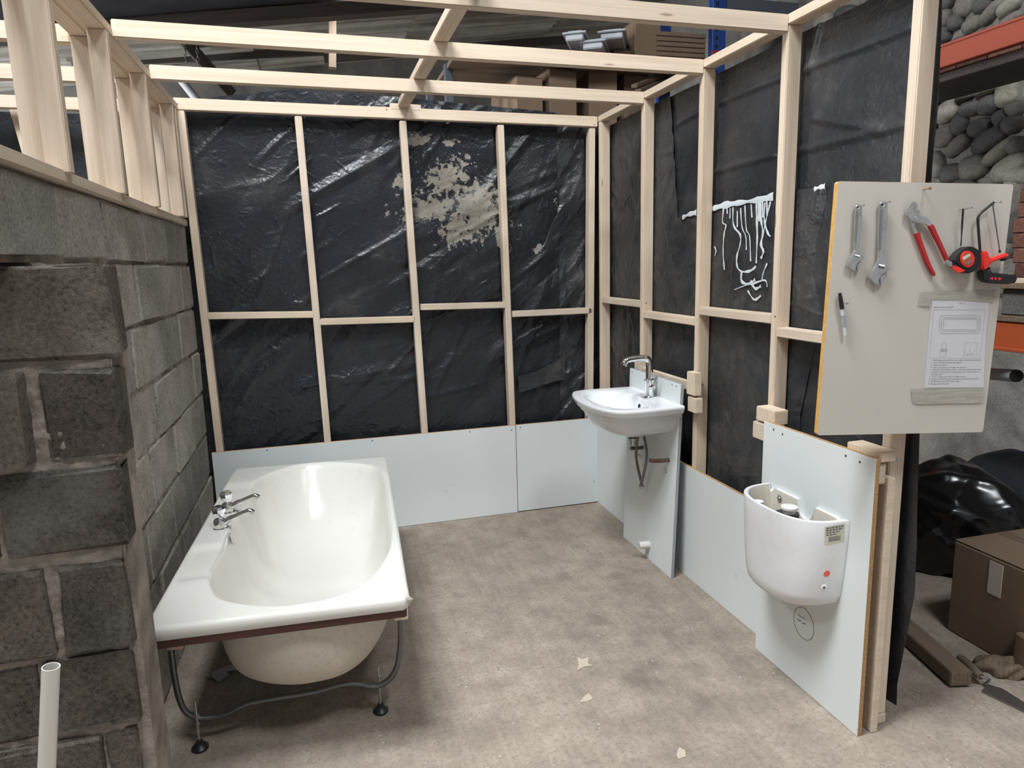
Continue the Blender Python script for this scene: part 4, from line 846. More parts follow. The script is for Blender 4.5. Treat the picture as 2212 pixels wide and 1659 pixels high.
# ================================================================== TOOL BOARD
tl, tr_, bl_, br_ = at(1808, 392, 'y', -2.502), at(2185, 397, 'y', -2.60), at(1768, 940, 'y', -2.502), at(2128, 934, 'y', -2.60)
Xb = ((tr_-tl)+(br_-bl_)).normalized(); Yb = ((tl-bl_)+(tr_-br_)).normalized(); Nb = Xb.cross(Yb).normalized(); Yb = Nb.cross(Xb)
bcn = (tl+tr_+bl_+br_)/4; bw_ = ((tr_-tl).length+(br_-bl_).length)/2; bh_ = ((tl-bl_).length+(tr_-br_).length)/2
tbt = .020
tool_board = thing('tool_board', 'cream board of hanging tools screwed to the end post', 'board', bcn-Yb*bh_/2)
def rr_poly(c, X, Y, w_, h_, r_, n=5):
    P = []
    for sx, sy, a0_ in ((1, 1, 0), (-1, 1, pi/2), (-1, -1, pi), (1, -1, 1.5*pi)):
        for k in range(n+1): q = a0_+pi/2*k/n; P.append(c+X*(sx*(w_/2-r_)+cos(q)*r_)+Y*(sy*(h_/2-r_)+sin(q)*r_))
    return P
put('core', prism_me(rr_poly(bcn-Nb*tbt, Xb, Yb, bw_, bh_, .008), Nb*(tbt-.001)), 'edge_orange', tool_board)
put('face', prism_me(rr_poly(bcn-Nb*.001, Xb, Yb, bw_-.0006, bh_-.0006, .008), Nb*.001), 'board_cream', tool_board)
pp = bcn+Xb*0; obox('spacer', (.03, RY[5]-.026, 1.45), (1, 0, 0), (0, 0, 1), (.055, .5, .05), 'pine', tool_board)
def tbp(u, v, off=0.0):      # photograph point on the board face lifted by off
    p0_ = bcn+Nb*off; d = ray(u, v); return CAM+d*((p0_-CAM).dot(Nb)/d.dot(Nb))
def tc(x, y, off=0.0): return tbp(1780+x*.1953, 380+y*.1953, off)
p = tc(1100, 150, .0); hs = put('hanging_screw', tube_me([p-Nb*.01, p+Nb*.028], [.0018, .0018], 8), 'brass', tool_board); put('screw_head', lathe_me([(.002, -.003), (.0048, 0), (.0045, .001)], p+Nb*.028, Nb, 12), 'brass', hs)
def nail(x, y, ln=.03, par=tool_board): p_ = tc(x, y); return put('nail', lathe_me([(.0014, -.006), (.0014, ln), (.0034, ln), (.0034, ln+.001)], p_, Nb, 10), 'zinc', par)
def plate(name, pts, off, th, mat, par, bev=.0012): return put(name, prism_me([tc(x, y, off) for x, y in pts], Nb*th, bev, True), mat, par)
def wrench(lb, body, jaw, kn, hole, hk):
    r_ = thing('adjustable_wrench', lb, 'wrench', tc(*hole, .01), 'wrenches on the tool board')
    bmx = plate('body', body, .006, .010, 'chrome_worn', r_, .0025)
    plate('movable_jaw', jaw, .007, .008, 'chrome_worn', r_, .0015)
    a_, b_, rad = kn; A_ = tc(*a_, .012); B_ = tc(*b_, .012); nseg = 9; path = [A_+(B_-A_)*(i/(2*nseg)) for i in range(2*nseg+1)]; put('knurl', tube_me(path, [rad if i % 2 else rad*.78 for i in range(len(path))], 12), 'steel', r_)
    ring = [tc(hole[0]+hk*cos(q), hole[1]+hk*sin(q), .016) for q in np.linspace(0, 2*pi, 17)]; put('hanging_eye', tube_me(ring, .0013, 6, False), 'chrome_worn', r_); put('eye_hole', lathe_me([(hk*.00011, 0), (hk*.00011, .0006)], tc(*hole, .0165), Nb, 14), 'dark_hole', r_)
    h0 = ((body[3][0]+body[-1][0])/2, body[3][1]+60); h1 = ((body[5][0]+body[-2][0])/2, body[5][1]-60)
    put('handle_recess', prism_me([tc(h0[0]-14, h0[1], .0163), tc(h0[0]+14, h0[1], .0163), tc(h1[0]+12, h1[1], .0163), tc(h1[0]-12, h1[1], .0163)], Nb*.0006), 'steel', r_)
    return r_
wrench('smaller chrome adjustable wrench, leftmost tool on the cream board', [(335, 335), (348, 315), (392, 315), (405, 338), (402, 520), (378, 795), (395, 850), (432, 912), (402, 930), (368, 948), (346, 980), (336, 1012), (330, 1058), (280, 1042), (240, 1005), (245, 968), (282, 890), (318, 825), (328, 600)], [(352, 985), (400, 942), (397, 1000), (366, 1046), (348, 1040)], ((332, 880), (385, 895), .0055), (371, 348), 20)
nail(372, 335)
wrench('larger chrome adjustable wrench, hanging second from the left', [(598, 305), (622, 283), (668, 283), (688, 308), (684, 520), (655, 880), (672, 950), (718, 1030), (682, 1050), (636, 1085), (602, 1120), (590, 1155), (597, 1212), (540, 1197), (474, 1132), (480, 1088), (540, 1008), (585, 905), (594, 600)], [(604, 1128), (658, 1080), (662, 1130), (632, 1186), (606, 1186)], ((592, 995), (658, 1010), .0075), (645, 320), 26)
nail(647, 300, .034)
# water pump pliers
pl = thing('water_pump_pliers', 'water pump pliers with red grips hanging on the cream board', 'pliers', tc(1010, 465, .01))
def band(pts, wds, off, th, mat, name, par):
    P = [Vector((x, y, 0)) for x, y in pts]; L1, R1 = [], []
    S = spline(P, 4); n = len(S)
    for i, p_ in enumerate(S):
        t = (S[min(i+1, n-1)]-S[max(i-1, 0)]).normalized(); w_ = np.interp(i/(n-1), np.linspace(0, 1, len(wds)), wds)/2; L1.append((p_.x-t.y*w_, p_.y+t.x*w_)); R1.append((p_.x+t.y*w_, p_.y-t.x*w_))
    return plate(name, L1+R1[::-1], off, th, mat, par, .002)
plate('jaw', [(898, 430), (905, 370), (938, 312), (972, 283), (990, 290), (984, 330), (972, 368), (990, 410), (1030, 440), (1130, 462), (1160, 500), (1185, 540), (1140, 560), (1110, 535), (1010, 520), (935, 490)], .010, .007, 'chrome_worn', pl)
plate('jaw', [(985, 292), (1020, 300), (1028, 330), (1015, 380), (1020, 440), (1000, 520), (985, 560), (1030, 630), (985, 645), (930, 490), (960, 460), (985, 400)], .004, .007, 'chrome_worn', pl)
put('pivot', lathe_me([(.0042, 0), (.0042, .003), (.003, .004)], tc(1012, 466, .017), Nb, 14), 'chrome', pl)
band([(1008, 632), (1045, 740), (1085, 850), (1140, 990), (1205, 1102)], [60, 50, 48, 46, 30], .003, .011, 'red_grip', 'grip', pl)
band([(1160, 545), (1205, 640), (1255, 740), (1310, 860), (1355, 955)], [58, 54, 46, 44, 40], .009, .011, 'red_grip', 'grip', pl)
nail(1000, 400, .02)
# tape measure
tm = thing('tape_measure', 'black and red tape measure hanging by its strap from the cream board', 'tape measure', tc(1500, 930, .02))
plate('case', [(1335, 950), (1350, 925), (1430, 830), (1515, 780), (1585, 800), (1640, 850), (1652, 930), (1620, 1020), (1560, 1060), (1490, 1080), (1440, 1050), (1390, 1000)], .004, .038, 'black_plastic', tm, .005)
plate('red_trim', [(1395, 1005), (1440, 990), (1500, 1010), (1560, 1050), (1490, 1076), (1445, 1052)], .0425, .0015, 'red_bright', tm, .0004)
el = lambda rx, ry, n=28: [(1580+rx*cos(2*pi*k/n), 920+ry*sin(2*pi*k/n)) for k in range(n)]
plate('red_ring', el(78, 92), .042, .004, 'red_bright', tm, .001); plate('face_label', el(56, 68), .0458, .0012, 'orange_bright', tm, .0003); plate('label_stripe', [(1530, 900), (1610, 860), (1622, 885), (1540, 935)], .047, .0006, 'ceramic_raw', tm, 0); plate('label_stripe', [(1575, 965), (1622, 925), (1632, 940), (1590, 985)], .047, .0006, 'steel', tm, 0)
plate('hook', [(1335, 955), (1350, 925), (1410, 950), (1415, 1000), (1385, 1002)], .043, .003, 'zinc', tm, .0008)
put('strap', tube_me([tc(1543, 365, .028), tc(1530, 560, .02), tc(1522, 680, .016), tc(1515, 775, .02)], [.0022, .0020, .0014, .0018], 6), 'black_rubber', tm); put('strap', tube_me([tc(1533, 362, .028), tc(1520, 560, .02), tc(1518, 680, .016), tc(1508, 775, .02)], [.0016, .0016, .0012, .0016], 6), 'black_rubber', tm)
nail(1535, 362, .036)
# junior hacksaw
hk_ = thing('hacksaw', 'small hacksaw with red and black handle at the right edge of the tool board', 'hacksaw', tc(1800, 900, .02))
put('frame', tube_me(spline([tc(1878, 290, .018), tc(1800, 355, .018), tc(1735, 410, .018), tc(1708, 450, .018), tc(1702, 500, .018), tc(1712, 650, .018), tc(1728, 850, .018)], 4), .0038, 10), 'black_plastic', hk_)
put('blade_rod', tube_me([tc(1868, 330, .018), tc(1945, 845, .018)], .0016, 8), 'dark_steel', hk_); put('rod_nut', lathe_me([(.0032, 0), (.0032, .008)], tc(1940, 820, .018), tc(1945, 850)-tc(1940, 820), 8), 'black_plastic', hk_); put('rod_pin', lathe_me([(.003, -.004), (.003, .004)], tc(1868, 325, .018), Nb, 8), 'zinc', hk_)
plate('handle_red', [(1692, 840), (1765, 832), (1770, 905), (1800, 918), (1930, 868), (1985, 852), (1992, 895), (1930, 912), (1830, 945), (1775, 975), (1757, 1038), (1690, 1042), (1698, 940)], .008, .022, 'red_bright', hk_, .004)
plate('handle_grip', [(1690, 1040), (1757, 1040), (1775, 1000), (1775, 1045), (1800, 1075), (1835, 1078), (1850, 1068), (1880, 1085), (1900, 1075), (1930, 1090), (1950, 1080), (1985, 1097), (2060, 1090), (2070, 1130), (2050, 1180), (1960, 1195), (1830, 1188), (1740, 1178), (1690, 1140), (1682, 1085)], .007, .025, 'black_plastic', hk_, .005)
for pts in ([(1828, 1135), (1868, 1118), (1868, 1152)], [(1968, 1138), (1930, 1120), (1930, 1156)], [(1882, 1135), (1897, 1120), (1912, 1135), (1897, 1152)]): plate('arrow_mark', pts, .0322, .0006, 'red_bright', hk_, 0)
plate('latch', [(1928, 915), (1980, 910), (1978, 935), (1950, 945), (1930, 935)], .010, .016, 'black_plastic', hk_, .002)
nail(1868, 300, .03); nail(1500, 372, .03)
# marker pen
mk = thing('marker_pen', 'black-capped white marker pen clipped low on the left of the tool board', 'pen', tc(190, 1500, .01))
c0_, c1_, c2_ = tbp(1814, 633, .012), tbp(1819, 667, .012), tbp(1826, 723, .012)
put('barrel', tube_me([c1_, c1_+(c2_-c1_)*.5, c2_], [.0056, .0058, .0052], 14), 'polystyrene', mk); put('cap', tube_me([c0_, c0_+(c1_-c0_)*.3, c1_], [.0046, .0060, .0064], 14), 'black_plastic', mk)
put('print_stripe', tube_me([c1_+(c2_-c1_)*.25+Nb*.0003, c1_+(c2_-c1_)*.7+Nb*.0003], [.0059, .0057], 14), 'edge_grey', mk); put('clip', tube_me([tbp(1814, 640, .019), tbp(1820, 668, .019)], .0012, 6), 'black_plastic', mk)
p_ = tbp(1822, 655, 0); put('nail', lathe_me([(.0014, -.006), (.0014, .022), (.0034, .022), (.0034, .023)], p_, Nb, 10), 'zinc', tool_board)
# instruction sheet in a clear sleeve, taped on
P0 = lambda a, b: (1950+a*.1808, 600+b*.1808)
sheet = thing('instruction_sheet', 'printed instruction sheet with a bath drawing taped to the tool board', 'paper', tbp(*P0(600, 1300), .001))
def flat(name, px, off, th, mat, par=sheet): return put(name, prism_me([tbp(*P0(a, b), off) for a, b in px], Nb*th), mat, par)
flat('paper', [(352, 262), (1040, 262), (1000, 600), (960, 1310), (258, 1312), (310, 700)], .0015, .0004, 'paper')
def line(pts, wd=.0008, mat='ink_soft', nm='drawn_line'):
    tube_ = tube_me([tbp(*P0(a, b), .0021) for a, b in pts], wd*.5, 4); return put(nm, tube_, mat, sheet)
line([(368, 384), (984, 384), (925, 962), (322, 962), (368, 384)])
def rr(a0_, b0_, a1_, b1_, r_, sk=-.04):
    P = []
    for cx_, cy_, q0_ in ((a1_-r_, b0_+r_, -pi/2), (a1_-r_, b1_-r_, 0), (a0_+r_, b1_-r_, pi/2), (a0_+r_, b0_+r_, pi)):
        for k in range(5): q = q0_+pi/2*k/4; x_ = cx_+r_*cos(q); y_ = cy_+r_*sin(q); P.append((x_+sk*(y_-(b0_+b1_)/2), y_))
    return P+P[:1]
line(rr(438, 452, 928, 666, 40), .0011); line(rr(462, 478, 908, 638, 32), .0011); line(rr(486, 494, 890, 620, 24), .0011)
for a_, b_ in ((448, 540), (446, 572), (468, 556), (498, 556)): line([(a_-6, b_), (a_, b_-7), (a_+7, b_), (a_, b_+7), (a_-6, b_)])
line([(450, 942), (518, 938), (520, 880), (455, 882), (450, 942)]); line([(452, 880), (448, 850), (530, 846), (528, 878)]); line([(466, 848), (470, 820), (478, 800), (475, 785), (500, 776), (515, 785), (514, 805), (525, 825), (528, 846)]); line([(450, 866), (530, 862)], .002)
line([(735, 800), (735, 940), (880, 940), (890, 775), (740, 775)], .0005); line([(745, 870), (742, 908), (860, 908), (862, 850)], .0005); line([(800, 850), (800, 895)], .0006)
def tline(s, a0_, b0_, a1_, size=.0062, mat='ink'):
    o_ = tbp(*P0(a0_, b0_), .0021); e_ = tbp(*P0(a1_, b0_), .0021); return text('print_line', s, o_, Xb, Yb, size, mat, sheet, (e_-o_).length)
tline('BAY 6', 678, 314, 746, .006); tline('Sink, Cistern and Bath', 372, 360, 602, .0068); tline('W   D   W', 765, 926, 832, .0045)
for (s_, b_, a0_, a1_) in (('1.  Fit 90 degree push fit bend on the outlet of the bath and hot pipes', 996, 345, 935), ('2.  Cut 6" of copper pipe bend 90 degrees', 1024, 338, 702), ('3.  Solder a Tee piece', 1052, 334, 525), ('4.  Solder 2 copper pipes 6" long to the Tee piece', 1080, 330, 765), ('5.  Connect to the cold tap and then to the cistern with isolation valves', 1108, 328, 940), ('6.  Connect a push fit Tee to the pipe going to the cistern and pipe to', 1136, 324, 915), ('the bath cold', 1164, 345, 460), ('7.  Cut 6" of copper pipe solder a 90 degrees bend', 1192, 318, 745), ('8.  Connect to the hot tap and then bath hot tap with isolation valves', 1220, 312, 905), ('9.  Fit waste trap to sink and 2" trap to bath', 1248, 308, 672), ('10. Fit pipe work to the toilet', 1276, 304, 556)):
    tline(s_, a0_, b_, a1_)
flat('plastic_sleeve', [(330, 250), (1080, 250), (1010, 900), (970, 1325), (235, 1325), (300, 700)], .0026, .0003, 'clear_film')
flat('tape_strip', [(222, 172), (430, 165), (640, 160), (1120, 150), (1090, 300), (700, 268), (345, 262), (330, 345), (182, 335)], .0031, .0002, 'packing_tape')
flat('tape_strip', [(102, 1335), (380, 1330), (900, 1322), (980, 1330), (950, 1495), (600, 1500), (180, 1510), (115, 1490)], .0031, .0002, 'packing_tape')

# ================================================================== LOOSE THINGS IN FRONT AND BEHIND
ptop = at(110, 1440, 'y', -2.86); pbt = at(101, 1659, 'y', -2.86); e = (pbt-ptop)/(ptop.z-pbt.z); pf = ptop+e*ptop.z
pp_ = thing('plastic_pipe', 'white plastic pipe standing upright in front of the block pier', 'pipe', pf)
V = tube_me([pf, ptop], .0155, 20, False); put('pipe_wall', V, 'pvc_white', pp_); me = tube_me([ptop-e*-.12, ptop], .0135, 20, False); me.flip_normals(); put('bore', me, 'pvc_white', pp_)
ax_ = (ptop-pf).normalized(); a1_ = ax_.orthogonal().normalized(); b1_ = ax_.cross(a1_); n = 20
put('cut_end', mesh([ptop+(a1_*cos(2*pi*k/n)+b1_*sin(2*pi*k/n))*r_ for r_ in (.0155, .0135) for k in range(n)], [(k, (k+1) % n, n+(k+1) % n, n+k) for k in range(n)]), 'pvc_white', pp_)
# film scrap under the bath, flakes on the floor
def flake(name, px, th, mat, lb, cat, curl=0):
    P = [at(u, v, 'z', .001) for u, v in px]; P = [p+Vector((0, 0, curl*abs(sin(i*1.9)))) for i, p in enumerate(P)]; return tag(put(name, prism_me(P, Vector((0, 0, th))), mat), lb, cat)
flake('film_scrap', [(438, 1461), (462, 1455), (500, 1440), (530, 1425), (545, 1438), (520, 1447), (490, 1455), (495, 1462), (472, 1476), (460, 1470)], .002, 'scrap_film', 'crumpled scrap of clear film on the floor under the bath', 'scrap', .012)
flake('paint_flake', [(1247, 1419), (1258, 1424), (1272, 1420), (1270, 1433), (1281, 1438), (1262, 1440), (1246, 1449), (1250, 1436)], .0012, 'cardboard', 'torn tan scrap lying on the floor right of the bath', 'scrap'); bpy.data.objects['paint_flake'].data.materials[0] = M['tan_scrap']
flake('paint_flake', [(1263, 1503), (1272, 1498), (1281, 1509), (1270, 1515), (1252, 1517)], .001, 'tan_scrap', 'smaller pale scrap on the floor in front of the torn tan scrap', 'scrap')
flake('paint_flake', [(1467, 1614), (1480, 1621), (1482, 1634), (1465, 1640), (1461, 1630)], .001, 'tan_scrap', 'pale scrap on the floor nearest the bottom edge of the picture', 'scrap')
# --- behind the right-hand frame: boxes, bag, offcuts
def carton(lb, c, X, size, parent_cat='box', mat='cardboard', flap=True, group=None, name='cardboard_box'):
    c = Vector(c); X = Vector(X).normalized(); Y = Vector((-X.y, X.x, 0)); w_, d_, h_ = size
    r_ = thing(name, lb, parent_cat, c, group); obox('body', c+Vector((0, 0, h_/2-.002)), X, Y, (w_, d_, h_-.004), mat, r_, .006)
    if flap:
        for s_ in (-1, 1): obox('flap', c+Y*(s_*d_/4)+Vector((0, 0, h_+.001)), X, Y, (w_, d_/2-.006, .004), mat, r_, .001)
        obox('parcel_tape', c+Vector((0, 0, h_+.0036)), X, Y, (w_, .05, .0006), 'old_wood', r_, 0)
    return r_
fx0 = at(2045, 1362, 'z', 0); fx1 = at(2195, 1450, 'z', 0); dX = (fx1-fx0).normalized()
perp = Vector((-dX.y, dX.x, 0))
if perp.x < 0: perp = -perp
hbx = at(2068, 1190, 'x', (fx0+Vector((.02, 0, 0))).x+.03).z
c = fx0+dX*.24+perp*.26
cb = carton('big brown cardboard box on the floor behind the end post', c, dX, (.50, .50, .42), flap=True)
obox('paper_patch', c-perp*.252+Vector((0, 0, .33))+dX*-.05, dX, (0, 0, 1), (.06, .14, .003), 'ceramic_raw', cb, .001); cb.children[-1]['label'] = 'torn strip of pale tape'
lathe('round_label', [(.055, 0), (.055, .0015)], c+Vector((.06, -.02, .425)), (0, 0, 1), 'polystyrene', cb, 24)
c2 = at(2205, 1475, 'z', 0)+Vector((.22, -.09, 0)); carton('smaller open-fronted cardboard box at the right edge in front of the big box', c2, (1, -.25, 0), (.42, .24, .17), flap=False)
c3 = at(2212, 1470, 'z', 0)+Vector((.42, -.18, 0)); t3 = timber('timber_offcut', (c3.x, c3.y, .0), (c3.x+.02, c3.y+.03, .62), .09, .04, (1, 0, 0), None, 'pine'); tag(t3, 'pale upright timber offcut at the right edge of the picture', 'timber')
p0_, p1_ = at(2062, 1480, 'z', .02), at(1958, 1385, 'z', .02); tag(timber('timber_offcut', p0_+Vector((.03, 0, .02)), p1_+(p1_-p0_)*.4+Vector((.03, 0, .02)), .085, .06, (1, .5, 0), None, 'old_wood'), 'short thick brown timber lying on the floor behind the end post', 'timber')
# plastering trowel: handle, shank, blade
t0, t1, t2 = at(2072, 1420, 'z', .035), at(2118, 1462, 'z', .04), at(2125, 1480, 'z', .006); trw = thing('trowel', 'old trowel with wooden handle and grey blade on the floor', 'trowel', (t2.x, t2.y, 0))
tube('handle', spline([t0, t0+(t1-t0)*.5+Vector((0, 0, .004)), t1], 4), [.012]+[.017]*7+[.013], 'old_wood', trw, 12); tube('shank', spline([t1, t1+Vector((.02, -.02, -.004)), t2], 4), .005, 'dark_steel', trw, 8)
put('blade', prism_me([at(u, v, 'z', .004) for u, v in ((2120, 1494), (2132, 1478), (2165, 1488), (2240, 1535), (2232, 1548))], Vector((0, 0, .002))), 'zinc', trw)
# crushed glove
g0 = at(2168, 1452, 'z', 0); bm = bmesh.new(); bmesh.ops.create_icosphere(bm, subdivisions=4, radius=1)
for v in bm.verts:
    q = v.co.copy(); k = 1+.12*sin(q.x*6+q.y*4)+.1*sin(q.y*9+q.z*5); v.co = Vector((q.x*.055*k, q.y*.10*k, max(q.z, -.45)*.042*k))
    if q.z > 0 and abs(q.x) < .35 and q.y < -.1: v.co.z *= .45
tag(put('work_glove', bm_mesh(bm, True), 'old_wood', None, Matrix.Translation((g0.x, g0.y, .018)) @ Matrix.Rotation(.9, 4, 'Z')), 'crushed dusty brown glove on the floor by the trowel', 'glove')
# bin bag and the black sheet slumped behind the box
def lump(name, c, sx, sy, sz, seed, mat, lb, cat, n=70, crease=.10):
    def fn(U, Vv):
        th = U*2*pi; ph = -pi/2+pi*Vv; r_ = random.Random(seed)
        x, y, z = np.cos(th)*np.cos(ph), np.sin(th)*np.cos(ph), np.sin(ph); k = np.ones_like(x)
        for _ in range(60):
            d = np.array([r_.gauss(0, 1) for _ in range(3)]); d /= np.linalg.norm(d); e_ = np.array([r_.gauss(0, 1) for _ in range(3)]); e_ -= d*d.dot(e_); e_ /= np.linalg.norm(e_)
            a = x*d[0]+y*d[1]+z*d[2]; b = x*e_[0]+y*e_[1]+z*e_[2]; k += crease*r_.uniform(.2, .6)*np.clip(1-np.abs(b)/.12, 0, 1)*np.clip((a-.6)/.4, 0, 1)
        k += .06*np.sin(3*th+seed)*np.cos(ph)+.04*np.sin(5*th+2*ph)*np.cos(ph)
        zz = np.maximum(z*k, -.75); return c[0]+x*k*sx, c[1]+y*k*sy, c[2]+zz*sz
    return tag(put(name, grid_me(fn, n*2, n), mat), lb, cat)
bp = at(2065, 1100, 'x', 1.55)
lump('rubbish_bag', (1.40, at(2060, 1100, 'x', 1.40).y, .23), .30, .33, .32, 5, 'bag_black', 'shiny black rubbish bag slumped against the wall behind the box', 'bag')
p = at(2200, 1130, 'x', 2.15); lump('rubbish_bag', (2.16, p.y, .20), .34, .36, .27, 9, 'dark_lining', 'dull black sack at the right edge behind the big cardboard box', 'bag', 50, .05)
# orange steel beam in front of the rubble wall, with its posts
xo = 1.9
oa, ob, oc, od = at(2030, 95, 'x', xo), at(2212, 40, 'x', xo), at(2030, 150, 'x', xo), at(2212, 85, 'x', xo)
zt_ = (oa.z+ob.z)/2; zbm = (oc.z+od.z)/2
rk = thing('rack_beam', 'long orange steel beam in front of the rubble wall', 'beam', (xo, -1, zbm))
box('web', (xo, -4.2, zbm), (xo+.05, 1.0, zt_), 'orange_paint', rk, .004); box('top_flange', (xo-.006, -4.2, zt_-.012), (xo+.056, 1.0, zt_+.004), 'orange_paint', rk, .002)
for y in (-4.15, .95): box('end_post', (xo, y-.05, 0), (xo+.09, y+.05, zt_), 'orange_paint', rk, .004)
dk = tag(box('plank', (xo+.06, -4.1, zbm-.07), (xo+.55, .9, zbm-.02), 'dark_wood', None, .004), 'dark plank behind the orange beam', 'plank'); 
# lower orange beam with bricks and boards on it
xl2 = 1.45
ra, rb_ = at(2180, 695, 'x', xl2), at(2180, 757, 'x', xl2)
rk2 = thing('rack_beam', 'short bright orange channel low behind the tool board, under the bricks', 'beam', (xl2, -1.9, rb_.z)); box('web', (xl2, -3.2, rb_.z), (xl2+.05, -.9, ra.z), 'orange_bright', rk2, .004); box('bottom_flange', (xl2-.02, -3.2, rb_.z-.004), (xl2+.05, -.9, rb_.z+.012), 'orange_bright', rk2, .002)
for y in (-3.15, -.95): box('end_post', (xl2+.05, y-.04, 0), (xl2+.12, y+.04, ra.z), 'orange_bright', rk2, .004)
zt2 = ra.z
tag(box('plank', (xl2-.01, -3.1, zt2), (xl2+.30, at(2155, 680, 'x', xl2).y+.0, zt2+.03), 'old_wood', None, .003), 'grey board lying along the top of the bright orange channel', 'plank')
yb0 = at(2158, 650, 'x', xl2).y
lay = zt2+.03
bx_ = tag(box('concrete_lump', (xl2-.0, yb0-.42, lay), (xl2+.22, yb0-.01, lay+.13), 'rough_concrete', None, .008), 'square dark concrete block on the grey board behind the tool board', 'block'); lay += .13
tag(box('plank', (xl2-.03, yb0-.5, lay), (xl2+.2, yb0+.03, lay+.026), 'old_wood', None, .003), 'pale weathered board lying on the concrete block', 'plank'); lay += .026
tag(box('plank', (xl2-.03, yb0-.5, lay), (xl2+.2, yb0+.01, lay+.026), 'pine', None, .003), 'upper pale board under the stack of old bricks', 'plank'); lay += .026
for k in range(6):
    dy_ = random.uniform(-.03, .02); lb = ['lowest old brick of the stack behind the hacksaw handle', 'second old brick from the bottom of the stack behind the hacksaw', 'third old brick from the bottom of the stack behind the hacksaw', 'fourth old brick from the bottom of the stack behind the hacksaw', 'fifth old brick from the bottom, just under the top one, behind the hacksaw', 'topmost old brick of the stack right of the hacksaw'][k]
    tag(box('brick', (xl2-.02, yb0-.27+dy_-.02*k*0, lay), (xl2+.09, yb0-.05+dy_, lay+.068), 'brick_red', None, .005), lb, 'brick', 'old bricks stacked behind the tool board'); lay += .07
# drain pipe end sticking out behind the board
q0, q1 = at(2120, 806, 'x', 1.75), at(2196, 812, 'x', 1.55); dp = thing('drain_pipe', 'grey plastic pipe end poking out behind the tool board', 'pipe', q1); tube('pipe_wall', [q0+(q0-q1)*2, q1], .032, 'polystyrene', dp, 18, False); lathe('bore', [(.029, -.002), (.029, 0)], q1, q1-q0, 'dark_hole', dp, 18)
# --- racking and stock behind the back wall, top right
RYk = 1.5
def rp(u, v, y=RYk): return at(u, v, 'y', y)
up0, up1 = rp(1541, 0), rp(1570, 0)
sh1 = rp(1400, 128).z-.02        # upper shelf
sh0 = 2.33
rack = thing('storage_rack', 'tall storage rack with a blue upright behind the back wall', 'rack', (up0.x, RYk, 0))
for y in (RYk, RYk+1.0):
    u_ = box('upright', (up0.x, y, 0), (up1.x, y+.07, 4.05), 'blue_paint', rack, .004)
    if y == RYk:
        for k in range(14): box('slot', (up0.x+.03, y-.0012, 3.05+k*.07), (up0.x+.055, y+.001, 3.05+k*.07+.03), 'dark_hole', u_, 0)
    box('upright', (-.62, y+.35, 0), (-.55, y+.42, sh1), 'grey_paint', rack, .004)
box('shelf_beam', (-.55, RYk+.02, sh1-.06), (up0.x, RYk+.07, sh1), 'red_dark', rack, .004); box('shelf_board', (-.6, RYk+.07, sh1-.04), (up0.x, RYk+1.05, sh1), 'old_wood', rack, .003); box('shelf_board', (-.6, RYk+.02, sh0-.05), (up1.x+.6, RYk+1.05, sh0), 'old_wood', rack, .003)
gb = rp(1640, 10); box('shelf_beam', (up1.x, RYk+.02, gb.z-.06), (XR-.1, RYk+.07, gb.z+.05), 'grey_paint', rack, .004)
box('connector', (up0.x-.01, RYk-.012, rp(1555, 130).z), (up1.x+.01, RYk+.0, rp(1555, 110).z), 'red_dark', rack, .003)
# upper shelf: white trays, flat packs, cartons
def on_shelf(u0, u1, v_top, zbase, lb, mat='cardboard', d=.5, y=RYk+.12, cat='box', flap=True, group=None, name='cardboard_box', rot=0):
    a = rp(u0, v_top, y); b = rp(u1, v_top, y); return carton(lb, ((a.x+b.x)/2, y+d/2, zbase), (1, rot, 0), (b.x-a.x, d, a.z-zbase), cat, mat, flap, group, name)
z1 = sh1+.002
for k in range(7):      # stack of flat packs
    a = rp(1432, 0).x; h_ = (rp(1480, 60).z-z1)/7; g_ = 'flat packs stacked on the upper shelf'
    lbs = ['lowest brown flat pack', 'second brown flat pack from the bottom', 'third brown flat pack from the bottom', 'middle brown flat pack', 'third brown flat pack from the top', 'second brown flat pack from the top', 'topmost brown flat pack'][k]
    tag(box('flat_pack', (rp(1432, 90).x, RYk+.1, z1+k*h_), (rp(1538, 90).x, RYk+.75, z1+(k+1)*h_-.006), 'cardboard', None, .004), lbs+' in the pile beside the blue upright', 'box', g_)
on_shelf(1372, 1428, 40, z1, 'large plain brown carton on the upper shelf between white trays and flat packs', d=.8)
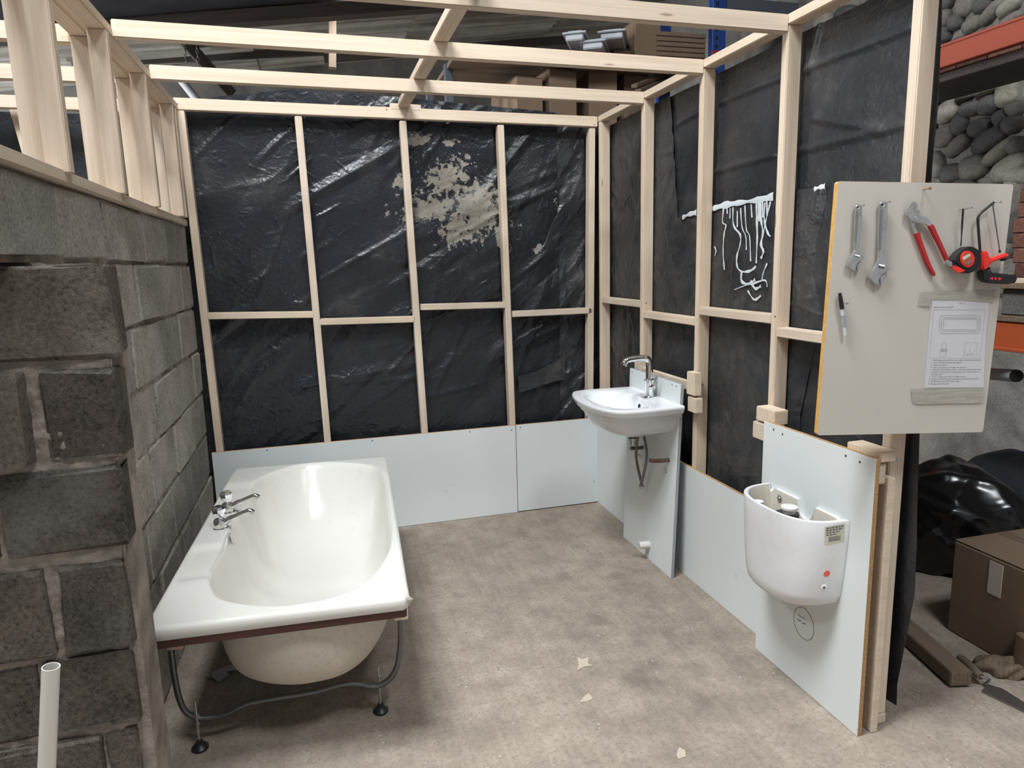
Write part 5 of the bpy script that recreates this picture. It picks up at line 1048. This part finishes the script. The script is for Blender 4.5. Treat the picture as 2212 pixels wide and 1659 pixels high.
for k, (u0, u1, v0, lb) in enumerate(((1225, 1275, 52, 'pale tray tilted outward at the left end of the upper shelf'), (1262, 1318, 70, 'pale low tray in the middle of the upper shelf trays'), (1300, 1362, 48, 'pale long tray at the right of the upper shelf trays'))):
    a = rp(u0, v0+22, RYk-.1); b = rp(u1, v0+22, RYk-.1); r_ = thing('plastic_tray', lb, 'tray', (a.x, RYk, a.z-.1), 'pale trays on the upper shelf')
    X_ = Vector((.55, 1, 0)).normalized(); c_ = Vector(((a.x+b.x)/2+.2, RYk+.35, a.z)); wd_ = (b.x-a.x)*.72
    Yv = Vector((-X_.y, X_.x, 0)); obox('tray_base', c_, X_, Yv, (.9, wd_, .05), 'polystyrene', r_, .01); obox('tray_rim', c_+Vector((0, 0, .032)), X_, Yv, (.94, wd_+.05, .014), 'polystyrene', r_, .004)
    obox('tray_lid', c_+Vector((0, 0, .048)), X_, Yv, (.86, wd_-.03, .016), 'polystyrene', r_, .004)
    bot = c_.z-.026
    if bot-z1 > .03: carton(['brown carton under the leftmost pale tray', 'brown carton under the middle pale tray', 'brown carton under the right-hand pale tray'][k], (c_.x, c_.y+.1, z1), (1, 0, 0), (wd_*.9, .5, bot-z1-.004), flap=False)
z0_ = sh0+.002
lbs = ['brown carton leaning out on the lower shelf, leftmost of the row', 'tall brown carton on the lower shelf, second from the left', 'brown carton on the lower shelf, third from the left', 'brown carton on the lower shelf, nearest the timber lengths']
for k, (u0, u1, v0) in enumerate(((1105, 1165, 165), (1178, 1240, 148), (1278, 1338, 150), (1345, 1400, 160))): on_shelf(u0, u1, v0, z0_, lbs[k], d=.6, y=RYk+.1+.05*k, rot=(.12, .1, -.08, .05)[k], group='cartons on the lower shelf')
a = rp(1172, 200); 
for k, (u0, v0, u1, v1) in enumerate(((1370, 186, 1440, 160), (1378, 196, 1450, 166), (1395, 200, 1460, 175))):
    q0, q1 = rp(u0, v0, RYk-.05), rp(u1, v1, RYk+.35); tag(timber('timber_length', q0, q1, .06, .03, (0, 1, .3), None, 'old_wood'), ['topmost of three timber lengths poking off the lower shelf', 'middle of three timber lengths poking off the lower shelf', 'lowest of three timber lengths poking off the lower shelf'][k], 'timber', 'timber lengths on the lower shelf')
